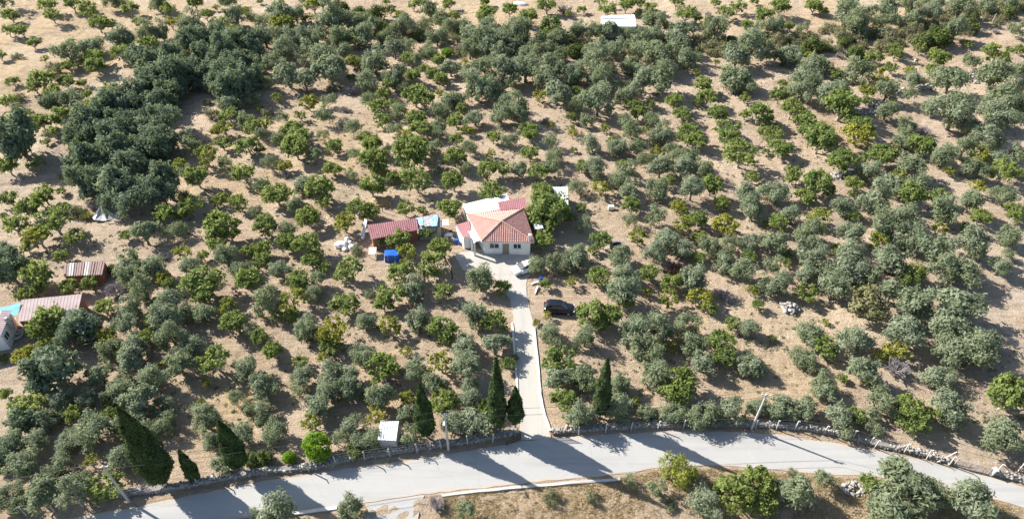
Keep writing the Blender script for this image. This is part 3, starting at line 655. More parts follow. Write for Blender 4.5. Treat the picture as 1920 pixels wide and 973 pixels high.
for k, (px, py, r) in enumerate([(-67.37, 62.16, 0.75), (-67.57, 62.93, 0.7)]):
    m = MB()
    for i in range(16):
        a0, a1 = i/16*6.2832, (i+1)/16*6.2832; m.bar((r*math.cos(a0), r*math.sin(a0), 0.25), (r*math.cos(a1), r*math.sin(a1), 0.25), 0.2, None, 6)
    o = m.build('concrete_ring', M_grey); o.location = zt(px, py, 0.02+0.45*k*0); tag(o, ['round concrete well ring nearer the camera beside the white house', 'round concrete well ring farther back beside the white house'][k], 'concrete ring')
# small roadside shed
e, ft = shed('small_shed', 'small shed with pale corrugated roof behind the roadside wall', [(-15.45, 46.81), (-13.27, 46.88), (-13.33, 44.47), (-15.5, 44.61)], (2.3, 2.3, 1.9, 1.9), M_whroof, M_grey, 0.30, 0.045, lm='small corrugated shed')
# far white shed with a low gable
def far_shed():
    q = [(21.79, 163.92), (30.02, 164.89), (29.62, 157.89), (21.1, 157.73)]; cx = sum(p[0] for p in q)/4; cy = sum(p[1] for p in q)/4
    e = empty('white_shed', zt(cx, cy)); tag(e, 'long white metal shed with low gable roof among the far figs', 'shed')
    Q = [(p[0]-cx, p[1]-cy) for p in q]; mid = lambda a, b: ((a[0]+b[0])/2, (a[1]+b[1])/2)
    r0, r1 = mid(Q[0], Q[3]), mid(Q[1], Q[2])
    MB().corrug((*Q[0], 2.4), (*Q[1], 2.4), (*r1, 3.0), (*r0, 3.0), 0.5, 0.04).build('roof_slope', M_whroof, e)
    MB().corrug((*Q[3], 2.4), (*Q[2], 2.4), (*r1, 3.0), (*r0, 3.0), 0.5, 0.04).build('roof_slope', M_whroof, e)
    MB().bar((*r0, 3.05), (*r1, 3.05), 0.12, None, 6).build('ridge_cap', M_whroof, e)
    walls(e, inset(Q, 0.03), -0.4, [2.36]*4, M_white); landmark('far white shed', cx, cy)
far_shed()
def tent():
    x, y = -66.71, 87.52; e = empty('plastic_tent', zt(x, y)); tag(e, 'tattered grey plastic tent shelter under the dense dark grove', 'tent')
    pk = Vector((-0.7, 1.5, 1.8)); base = [Vector(v) for v in ((-2.0, 0.2, 0.35), (-1.2, -0.6, 0.45), (0.8, -0.7, 0.4), (2.6, 0.0, 0.3), (2.0, 2.6, 0.2), (-1.4, 2.8, 0.3))]
    m = MB(); n = len(base)
    for i in range(n):
        a, b = base[i], base[(i+1) % n]; mid = (a+b)/2+Vector((rnd.uniform(-.2, .2), rnd.uniform(-.2, .2), -0.1)); c = (pk+mid)/2-Vector((0, 0, 0.25))
        m.add([pk, a, mid, c, b], [(0, 1, 3), (1, 2, 3), (2, 4, 3), (4, 0, 3)])
    m.build('cover', M_plast, e, smooth=False)
    for b in base[:4]: MB().bar((b.x, b.y, -0.2), b, 0.04, None, 5).build('pole', M_wood, e)
    MB().bar((pk.x, pk.y, -0.2), pk, 0.05, None, 5).build('pole', M_wood, e); landmark('grey plastic tent', x, y)
tent()
def pergola():
    P = [(-12.85, 72.74), (-8.87, 73.42), (-9.99, 75.76), (-13.4, 75.16)]; cx = sum(p[0] for p in P)/4; cy = sum(p[1] for p in P)/4
    e = empty('pergola', zt(cx, cy)); tag(e, 'dark timber pergola with thin posts left of the yard', 'pergola')
    Q = [(p[0]-cx, p[1]-cy) for p in P]
    for q in Q: MB().box((*q, 1.1), (0.14, 0.14, 2.6)).build('post', M_dark, e)
    for i in range(4): MB().bar((*Q[i], 2.4), (*Q[(i+1) % 4], 2.4), 0.06, None, 4).build('beam', M_wood, e)
    for t in (0.2, 0.4, 0.6, 0.8):
        a, b = lerp3((*Q[0], 2.5), (*Q[1], 2.5), t), lerp3((*Q[3], 2.5), (*Q[2], 2.5), t); MB().bar(a, b, 0.04, None, 4).build('slat', M_wood, e)
    landmark('pergola', cx, cy)
pergola()
def boat():
    x, y = 2.36, 176.54; e = empty('upturned_boat', zt(x, y), -0.35); tag(e, 'white upturned dinghy lying among the farthest figs', 'boat')
    secs = []; m = MB(); N = 9
    for i in range(N):
        t = i/(N-1); w = 0.85*math.sin(math.pi*(0.18+0.72*t))**0.7 if t < 1 else 0.15; h = 0.75*(0.6+0.4*math.sin(math.pi*t))
        secs.append([Vector((-1.9+3.8*t, w*c, max(0.0, h*s))) for c, s in ((-1, 0), (-0.92, .45), (-.55, .88), (0, 1), (.55, .88), (.92, .45), (1, 0))])
    vs = [v for s in secs for v in s]; fs = [(i*7+j, i*7+j+1, i*7+j+8, i*7+j+7) for i in range(N-1) for j in range(6)]+[tuple(range(7)), tuple(range(7*(N-1), 7*N))]
    m.add(vs, fs).build('hull', M_carwhite, e, smooth=True)
    MB().box((-0.1, 0, 0.77), (3.0, 0.05, 0.07)).build('keel', M_grey, e); landmark('upturned dinghy', x, y)
boat()
# ------------------------------------------------------------------ cars
def car(label, x, y, rz, paint, tall=0.0, lm=None):
    e = empty('parked_car', zt(x, y), rz); tag(e, label, 'car')
    L, W = 4.35, 1.78
    # lower body: stations along x with (x, z bottom, z top, half width)
    st = [(-2.17, 0.42, 0.78, 0.70), (-2.10, 0.32, 0.92, 0.82), (-1.6, 0.24, 1.0, 0.885), (-0.6, 0.22, 1.0, 0.89), (0.6, 0.22, 0.99, 0.89), (1.2, 0.24, 0.95, 0.885), (1.75, 0.28, 0.84, 0.85), (2.05, 0.32, 0.74, 0.76), (2.17, 0.42, 0.62, 0.62)]
    def loft(stn, prof):
        vs, fs = [], []; k = len(prof)
        for (sx, zb, ztp, hw) in stn: vs += [(sx, hw*a, zb+(ztp-zb)*b) for a, b in prof]
        for i in range(len(stn)-1):
            for j in range(k): fs.append((i*k+j, i*k+(j+1) % k, (i+1)*k+(j+1) % k, (i+1)*k+j))
        fs += [tuple(range(k))[::-1], tuple(range((len(stn)-1)*k, len(stn)*k))]
        return MB().add(vs, fs)
    prof = [(-0.9, 0), (-1, 0.18), (-1, 0.62), (-0.96, 0.88), (-0.82, 1), (0.82, 1), (0.96, 0.88), (1, 0.62), (1, 0.18), (0.9, 0)]
    loft(st, prof).build('body', paint, e, smooth=True)
    T = 1.55+tall
    cabin = [(-1.98, 0.93, 0.99, 0.80), (-1.72, 0.93, T-0.10, 0.74), (-1.35, 0.93, T-0.01, 0.72), (-0.4, 0.93, T, 0.71), (0.25, 0.93, T-0.05, 0.70), (1.22, 0.9, 0.965, 0.76)]
    gp_ = [(-1, 0), (-0.97, 0.25), (-0.86, 0.90), (-0.76, 1), (0.76, 1), (0.86, 0.90), (0.97, 0.25), (1, 0)]
    loft(cabin, gp_).build('cabin', paint, e, smooth=False)
    ro = T+0.002
    # glass: windscreen, rear window, side windows, sitting just proud of the cabin
    def pane(nm, q, off): 
        n = (Vector(q[1])-Vector(q[0])).cross(Vector(q[3])-Vector(q[0])).normalized()
        if n.dot(Vector(off)) < 0: n = -n
        a = [Vector(p)+n*0.012 for p in q]; MB().prism([p-n*0.01 for p in a], a).build(nm, M_glass, e)
    pane('windscreen', [(0.36, -0.60, T-0.10), (0.36, 0.60, T-0.10), (1.14, 0.66, 1.0), (1.14, -0.66, 1.0)], (1, 0, 1))
    pane('rear_window', [(-1.75, -0.55, T-0.16), (-1.75, 0.55, T-0.16), (-1.93, 0.62, 1.08), (-1.93, -0.62, 1.08)], (-1, 0, 0.3))
    for s in (-1, 1):
        f = lambda px, z: (px, s*(0.735*(1-(z-0.93)/(T-0.93)*0.155)+0.012), z)
        pane('side_window', [f(-0.35, 1.06), f(0.85, 1.06), f(0.28, T-0.14), f(-0.35, T-0.10)], (0, s, 0))
        pane('side_window', [f(-1.35, 1.06), f(-0.42, 1.06), f(-0.42, T-0.10), f(-1.35, T-0.12)], (0, s, 0))
        pane('side_window', [f(-1.78, 1.1), f(-1.42, 1.06), f(-1.42, T-0.13), f(-1.66, T-0.22)], (0, s, 0))
        for wx in (-1.35, 1.32):
            w = MB().bar((wx, s*0.72, 0.32), (wx, s*0.905, 0.32), 0.32, None, 18).build('wheel', M_tyre, e)
            MB().bar((wx, s*0.90, 0.32), (wx, s*0.915, 0.32), 0.21, None, 12).build('rim', M_rim, w)
        MB().box((2.06, s*0.60, 0.66), (0.16, 0.30, 0.13)).build('headlight', M_lamp, e, bevel=0.02)
        MB().box((-2.13, s*0.68, 0.86), (0.10, 0.20, 0.24)).build('tail_light', M_red, e, bevel=0.02)
        MB().box((0.92, s*0.95, 1.05), (0.14, 0.18, 0.12)).build('mirror', paint, e, bevel=0.02)
        MB().box((-0.65, s*0.56, T+0.03), (1.7, 0.04, 0.04)).build('roof_rail', M_dark, e)
    MB().box((2.16, 0, 0.45), (0.07, 0.9, 0.14)).build('grille', M_dark, e)
    MB().box((-2.17, 0, 0.62), (0.03, 0.5, 0.12)).build('number_plate', M_carwhite, e)
    if lm: landmark(lm, x, y)
car('black estate car parked on bare soil right of the driveway', 6.64, 66.87, R(-4), M_black, 0.12, 'black car')
car('white hatchback half hidden by olives in front of the farmhouse', 2.01, 75.28, R(205), M_carwhite, 0, 'white hatchback')
# yard clutter
def barrel(label, x, y, mat, r=0.3, h=0.9, hoop=M_dark):
    e = empty('barrel', zt(x, y)); tag(e, label, 'barrel')
    m = MB(); m.bar((0, 0, 0), (0, 0, h*0.5), r*0.9, r, 12).bar((0, 0, h*0.5), (0, 0, h), r, r*0.9, 12); m.build('body', mat, e)
    MB().bar((0, 0, h), (0, 0, h+0.03), r*0.8, None, 12).build('lid', mat, e)
barrel('deep blue plastic barrel at the yard corner behind the black car', 4.26, 72.85, M_blue)
barrel('blue plastic barrel standing at the left corner of the farmhouse', -8.65, 81.57, M_blue, 0.3, 0.8)
barrel('rust brown oil barrel under the cream awning', -9.7, 83.53, M_rust)
for k, (a, b, lab) in enumerate([((3.33, 70.17), (3.76, 71.72), 'pale plank lying nearest the driveway behind the black car'), ((2.83, 72.17), (3.94, 72.62), 'pale plank lying across the yard edge beside the blue barrel')]):
    A, B = Vector(zt(*a, 0.08)), Vector(zt(*b, 0.25)); tag(MB().bar(A, B, 0.14, None, 4).build('plank', M_kerb), lab, 'plank', 'loose planks at the yard edge')
def plastic_chair(label, x, y, rz):
    e = empty('garden_chair', zt(x, y, 0.02), rz); tag(e, label, 'chair', 'white chairs on the terrace')
    MB().box((0, 0, 0.43), (0.45, 0.45, 0.04)).build('seat', M_carwhite, e); MB().box((0, 0.22, 0.68), (0.44, 0.04, 0.45)).build('backrest', M_carwhite, e)
    for sx in (-1, 1):
        for sy in (-1, 1): MB().box((sx*.19, sy*.19, 0.2), (0.04, 0.04, 0.42)).build('leg', M_carwhite, e)
plastic_chair('white garden chair near the fig trunk on the terrace', -10.39, 82.48, 0.3); plastic_chair('white garden chair nearest the blue barrel on the terrace', -9.27, 82.09, 2.4)
table_board('terrace_table', 'white garden table on the terrace left of the farmhouse', -9.91, 82.87, 1.0, 0.8, 0.7, 0.2, M_carwhite, 'table')
def hayheap(label, x, y, w, mat, name='hay_heap'):
    bm = bmesh.new(); bmesh.ops.create_icosphere(bm, subdivisions=4, radius=1)
    for v in bm.verts:
        v.co.z = max(-0.1, v.co.z)*0.62; v.co *= 1+0.12*math.sin(v.co.x*5+v.co.y*3)+rnd.uniform(-0.04, 0.04)
    me = bpy.data.meshes.new(name); bm.to_mesh(me); bm.free(); me.materials.append(mat)
    o = link(bpy.data.objects.new(name, me)); o.location = zt(x, y); o.scale = (w, w*0.7, w*0.7); tag(o, label, 'hay heap')
hayheap('heap of brown hay between the dark figs behind the barn', -21.77, 91.86, 1.7, M_hay); landmark('brown hay heap', -21.77, 91.86)
for k, (px, py) in enumerate([(-21.42, 89.45), (-19.96, 89.74), (-18.52, 90.32)]):
    tag(MB().bar(zt(px, py, -0.2), zt(px+rnd.uniform(-.1, .1), py, 1.7), 0.07, 0.05, 6).build('stake', M_wood), ['leftmost of three timber stakes in front of the brown hay heap', 'middle of three timber stakes in front of the brown hay heap', 'rightmost of three timber stakes in front of the brown hay heap'][k], 'stake', 'timber stakes behind the barn')
def trough():
    x, y = 16.41, 80.47; e = empty('stone_oven', zt(x, y), 0.2); tag(e, 'round dark stone oven with pale rim among trees right of the farmhouse', 'oven')
    m = MB()
    for i in range(14):
        a0 = i/14*6.2832; m.box((1.0*math.cos(a0), 0.8*math.sin(a0), 0.3), (0.42, 0.36, 0.7), a0)
    m.build('ring', M_stone, e); MB().bar((0, 0, 0), (0, 0, 0.35), 0.8, None, 14).build('ash_bed', M_dark, e); landmark('round stone oven', x, y)
trough()
tag(MB().box((0, 0, 0.35), (0.9, 0.6, 0.7)).build('white_crate', M_carwhite, bevel=0.04), 'white crate standing alone among olives right of the farmhouse', 'crate').location = zt(16.44, 90.14)
# ------------------------------------------------------------------ trees
TREES = {
'F': [(59.89,50.06,4.97), (-43.87,69.85,5.08), (-18.08,101.41,6.02), (6.14,56.56,4.39), (20.35,52.63,4.24), (-58.26,49.19,4.11), (24.06,37.88,3.69), (63.85,117.91,6.4), (40.74,102.86,5.83), (-44.97,82.08,5.13), (-16.76,55.11,4.17), (56.26,107.2,5.75), (-16.2,94.93,5.34), (-72.02,83.81,4.96), (-67.93,71.53,4.55), (-17.07,67.77,4.42), (-62.6,62.82,4.25), (-37.8,56.16,4.02), (-44.19,39.06,3.45), (27.05,39.14,3.45), (-11.49,74.53,4.45), (10.84,64.27,4.12), (20.47,51.1,3.69), (-8.59,49.83,3.65), (105.64,140.76,6.31), (-19.65,124.89,5.5), (-24.39,101.22,4.83), (51.04,93.49,4.62), (-32.12,92.89,4.58), (-3.61,92.07,4.57), (-31.23,78.43,4.16), (-23.45,66.55,3.81), (-9.13,61.81,3.68), (27.41,59.35,3.6), (6.17,50.22,3.33), (47.76,49.37,3.31), (47.6,47.45,3.25), (27.13,37.31,2.95), (-97.74,130.49,5.44), (-39,104.88,4.71), (66.42,103.42,4.66), (57.98,100.56,4.58), (-23.88,94.21,4.38), (-39.12,91.45,4.32), (65.51,90.32,4.31), (-23.68,73.28,3.81), (-16.17,72.82,3.8), (-42.98,68.18,3.68), (-2.37,62.66,3.52), (41,58.86,3.4), (47.78,117.16,4.79), (-88.09,117.42,4.77), (40.67,112.42,4.64), (56.61,111.69,4.64), (33.18,110.68,4.57), (-17.7,106.42,4.49), (85.84,98.64,4.26), (-25.08,87.81,4), (-17.52,80.51,3.81), (-37.85,70.46,3.55), (42.09,69.47,3.5), (-37.7,62.92,3.35), (-23.65,59.5,3.25), (27.38,57.44,3.19), (-17.6,123.62,4.66), (-83.73,119.14,4.57), (65.12,114.81,4.48), (65.54,111.79,4.4), (-39.72,109.02,4.33), (74.47,106.44,4.25), (48.9,105.98,4.22), (-53.76,95.9,3.99), (-52.06,88.16,3.79), (-10,88.29,3.79), (-56.15,86.01,3.74), (-32.65,86.2,3.72), (-78.88,83.92,3.68), (-38.87,83.64,3.68), (4.86,80.15,3.59), (12.56,72.14,3.39), (-31.07,71.44,3.38), (42.74,164.96,5.38), (94.24,141.94,4.82), (54.6,118.77,4.31), (56.29,115.49,4.22), (40.72,110.23,4.08), (-47.86,105.78,4), (-10.18,102.19,3.91), (-4.49,98.71,3.82), (-46.48,97.97,3.8), (-78.51,88.18,3.57), (-11.02,78.36,3.34), (58.49,72.82,3.22), (67.09,169.34,5.17), (-83.37,149.03,4.67), (-87.94,145.17,4.6), (-93.05,142.73,4.54), (39.3,124.17,4.14), (-26.48,121.62,4.07), (-18.49,116.37,3.98), (-17.32,112.55,3.89), (34.1,108.66,3.78), (-23.85,100.18,3.61), (4.54,98.77,3.59), (48.84,97.53,3.55), (-10.01,95.34,3.51), (33.64,94.1,3.48), (-78.25,91.84,3.42), (48.64,91.2,3.42), (-31.15,90.69,3.39), (42.25,84.63,3.27), (-43.83,81.61,3.21), (-67.91,81.39,3.2), (13.77,80.39,3.18), (-34.94,80.31,3.17), (-38.19,78.31,3.13), (23.38,71.63,2.97), (-68.95,68.99,2.92), (-18.02,66.96,2.88), (13.53,64.34,2.83), (-31.25,58.56,2.69), (41.24,48.32,2.47), (50.38,48.26,2.47), (39.47,39.41,2.27), (-13.33,82.91,3.13), (23.58,168.21,4.78), (-5.96,163.63,4.7), (39.9,129.96,4), (-54.84,117.15,3.75), (33.75,119.16,3.75), (40.43,118.96,3.75), (-25.55,107.02,3.53), (58.55,95.16,3.28), (71.28,91.36,3.2), (75.2,86,3.09), (-44.52,78.54,2.94), (-40.05,78.5,2.93), (20.42,73.58,2.82), (-9.94,69.36,2.74), (15.81,67.31,2.69), (-56.73,66.04,2.67), (-61.7,59.91,2.54), (5.11,56.23,2.47), (-53.23,48.87,2.31), (8.87,171.84,4.5), (76.53,171.3,4.5), (-116.64,170.01,4.49), (-105,167.02,4.42), (52.8,166.13,4.42), (61.62,163.93,4.39), (3.69,163.96,4.36), (-99.82,160.47,4.28), (-70.03,158.96,4.28), (81.47,144.32,3.96), (-90.58,138.66,3.88), (-94.24,126.93,3.66), (53.81,124.31,3.62), (-100.49,122.11,3.57), (32.85,123.32,3.57), (-25.56,117.02,3.45), (-10.84,116.34,3.44), (-91.08,115.92,3.43), (-41,113.11,3.4), (3.36,112.19,3.38), (33.93,114.15,3.38), (-41.92,111.51,3.37), (49.51,110.34,3.32), (-53.28,107.52,3.29), (-80.14,107.41,3.25), (3.21,103.98,3.22), (-85.18,102.19,3.16), (-89.23,100.73,3.14), (-31.53,100.02,3.14), (-1.63,99.24,3.12), (-45.43,90.05,2.94), (19.52,88.77,2.92), (82.82,89.17,2.91), (57.59,71.78,2.6), (-1.54,70.29,2.56), (-63.74,70.15,2.56), (-48.68,60.58,2.38), (-20.5,80.86,2.66), (56.73,169.67,4.15), (-95.93,169.48,4.12), (-0.62,168.36,4.12), (-85.77,168.23,4.11), (-124.24,166.12,4.06), (-90.2,161.83,3.98), (-96.73,138.92,3.59), (-93.46,131.1,3.45), (-49.23,112.86,3.14), (-32.89,107.45,3.02), (-84.12,91.59,2.75), (-17.42,88.27,2.69), (-22.96,87.92,2.68), (30.03,86.01,2.64), (-29.63,77.07,2.49), (-37.46,76.07,2.47), (-30.2,75.95,2.47), (-61.32,71.23,2.38), (-67.76,69.83,2.36), (27.63,67.08,2.3), (-30.65,65,2.27), (12.12,63.23,2.25), (-64.25,61.51,2.21), (-8.71,60.46,2.2), (-33.62,60.68,2.2), (-27.6,57.11,2.13), (-3.3,49.67,2), (33.09,174.54,3.86), (41.88,173.06,3.86), (-16.12,174.46,3.86), (-81,173.19,3.85), (-110.91,171.08,3.84), (28.84,171.6,3.82), (35.04,171.1,3.81), (-112.91,164.47,3.72), (-116.47,156.81,3.59), (-23.37,142.44,3.35), (83.05,139.25,3.28), (-21.36,134.71,3.21), (-15.13,133.81,3.19), (-98.97,129.09,3.14), (24.57,123.14,3.02), (-96.31,119.03,2.96), (24.94,119.63,2.96), (-87.48,112.71,2.85), (3.33,110.5,2.84), (-27.77,110.87,2.83), (-3.52,109.67,2.82), (-10.4,109.18,2.81), (18.84,108.88,2.8), (12.3,100.2,2.67), (41.93,98.04,2.62), (26.61,96,2.59), (53.41,93.56,2.56), (-78.84,91.27,2.51), (34.74,90.13,2.49), (81.31,86.74,2.43), (72.06,83.48,2.39), (-68.25,77.23,2.28), (28.18,77.4,2.28), (-25.22,73.25,2.22), (-30.5,70.97,2.18), (-49.43,63.96,2.07), (30.52,63.75,2.06), (-0.67,56.67,1.95), (-48.78,48.89,1.82), (22.81,175.58,3.54), (87.85,148.66,3.13), (91.97,138.72,2.97), (-17.14,136.79,2.95), (-26.56,127.62,2.81), (48.71,115.6,2.65), (59.8,112.69,2.61), (47.9,112.39,2.59), (-20.74,97.86,2.38), (-53.44,86.96,2.23), (55.42,86.86,2.23), (49.97,78.76,2.1), (36.32,77.54,2.08), (-28.05,75.3,2.05), (-32.3,64.62,1.89), (-62.89,51.82,1.7), (-49.62,50.63,1.68), (-24,176.83,3.18), (-108.21,171.62,3.15), (-76.06,166.52,3.07), (-14.62,167.04,3.06), (-97.65,161.92,3), (56.42,158.59,2.97), (-119.53,156.55,2.94), (93.37,148.23,2.81), (86.72,145.71,2.78), (-16.35,141.85,2.73), (69.59,135.98,2.66), (-105.48,132.32,2.61), (-26.26,131.51,2.58), (-87.41,126.65,2.53), (-24.22,124.66,2.49), (27.67,123.43,2.48), (-41.44,117.96,2.43), (50.16,114.09,2.36), (55.41,112.59,2.34), (63.23,103.16,2.22), (19.49,101.43,2.2), (-74.27,89.68,2.03), (9.54,86.56,2), (-74.73,79.36,1.9), (-46.63,76.93,1.88), (-49.35,70.47,1.79), (4.78,71.25,1.79), (34.76,67.54,1.74), (28.62,39.07,1.36), (-7.21,176.14,2.84), (51.94,173.91,2.83), (-25.38,174.57,2.8), (-30.99,171.54,2.76), (78.8,170.02,2.76), (115.74,168.56,2.75), (45.77,165.52,2.71), (46.94,161.2,2.66), (67.16,160.21,2.65), (-110.84,150.75,2.54), (114.87,146.26,2.5), (-114.38,143.72,2.47), (-19.11,138.68,2.39), (-90.96,132.47,2.32), (47.37,125.02,2.24), (71.53,123.65,2.23), (-10.1,121.82,2.19), (45.87,118.9,2.16), (11.59,118.41,2.15), (-46.38,106.5,2.02), (90.13,100.21,1.93), (11.56,89.72,1.81), (-14.86,89.21,1.81), (-60.28,81.88,1.73), (12.44,79.01,1.69), (42,77.99,1.67), (41.59,76.47,1.65), (-66.62,57.8,1.43), (-54.18,55.3,1.4), (41.94,54.4,1.39), (-38.6,50.86,1.35), (-57.55,41.47,1.24), (28.82,40.38,1.23), (17.58,171.37,2.43), (64.38,167.15,2.41), (-103.13,152.45,2.24), (105.84,150.76,2.23), (56.79,130.94,2.03), (37.98,124.92,1.95), (50.74,118.07,1.88), (-79.27,99.44,1.68), (-77.4,94.86,1.64), (-32.98,178.26,2.14), (62.75,175.91,2.14), (32.18,169.86,2.08), (-35.12,136.97,1.77), (-87.66,110.48,1.54), (46.91,107.26,1.51), (57.71,93.65,1.4), (-82.99,87.69,1.34), (40.85,85.57,1.32), (35.36,61.8,1.11), (0.36,57.94,1.08), (-65.36,176.44,1.79), (-59.8,176.31,1.79), (11.33,106.67,1.27)],
'Y': [(-23.85,60.96,4.19), (63.98,109.25,5.09), (-30.54,66.84,3.83), (33.77,83.61,4.09), (50.58,58.38,3.4), (-9.04,55.7,3.33), (-54.75,157.69,5.9), (27.3,83.98,3.9), (-73.16,80.62,3.81), (26.77,68.12,3.47), (48.92,85.59,3.74), (-15.66,77.01,3.51), (-16.56,62.18,3.14), (-62.97,57.36,3.02), (-54.34,102.45,3.91), (-26.48,84.26,3.48), (-53.86,60.56,2.92), (-16.43,48.48,2.63), (-23.61,47.38,2.61), (-54.14,112.1,3.89), (84.42,104.45,3.7), (19.56,80.99,3.19), (22.18,68.18,2.89), (-39.67,66.01,2.87), (-40.73,122.27,3.84), (29.75,81.51,2.98), (56.06,79.6,2.96), (-49.75,77.37,2.92), (15.29,93.78,3.02), (27.07,88.51,2.92), (-50.01,170.67,4.17), (77.52,131.22,3.45), (-47.12,113.63,3.16), (-19.68,110.08,3.07), (79.36,95.01,2.8), (-48.91,91.65,2.75), (20.7,59.49,2.17), (48.08,57.45,2.14), (-66.48,157.65,3.6), (-35.27,142.27,3.33), (78.77,136.74,3.24), (-83.68,129.22,3.12), (72.38,126.24,3.1), (5.6,125.9,3.08), (26.56,105.83,2.74), (-40.69,101.55,2.68), (66.9,97.25,2.61), (66.56,82.28,2.38), (-50.7,72.05,2.21), (-12.82,51.19,1.86), (-47.93,42.25,1.72), (-49.75,163.21,3.38), (-83.04,162.06,3.32), (86.21,137.27,2.95), (-58.79,101.15,2.43), (8.79,71.72,2), (34.76,70.53,1.97), (-66.45,167.84,3.1), (-31.1,158.41,2.96), (76.52,133.89,2.62), (-8.84,113.3,2.35), (-56.01,112.5,2.35), (77.38,100.08,2.18), (-13.84,58.68,1.63), (-24.78,57.97,1.61), (-15.02,128.41,2.27), (-47.9,125.11,2.24), (18.15,114.15,2.1), (11.48,112.59,2.08), (-3.93,104.76,2), (19.43,70.23,1.58), (-45.26,56.37,1.42), (-38.83,53.77,1.38), (-18.36,51.76,1.36), (15.02,50.72,1.35), (-28.15,168.47,2.4), (67.3,145.94,2.17), (-104.5,143.19,2.15), (-50.47,121.27,1.92), (7.41,115.34,1.86), (11.35,114.54,1.84), (-8.04,112.9,1.83), (4.76,65.2,1.33), (43.76,64.7,1.32), (-75.66,173.07,2.1), (-82.11,166.38,2.04), (-10.58,141.86,1.83), (45.23,141.49,1.83), (39.79,137.02,1.79), (25.94,114.71,1.58), (-54.3,101.22,1.47), (-69.67,88.11,1.34), (-50.12,67.54,1.17), (3.4,64.26,1.13), (14.15,169,1.72), (73.28,150.32,1.58), (91.16,144.29,1.54)],
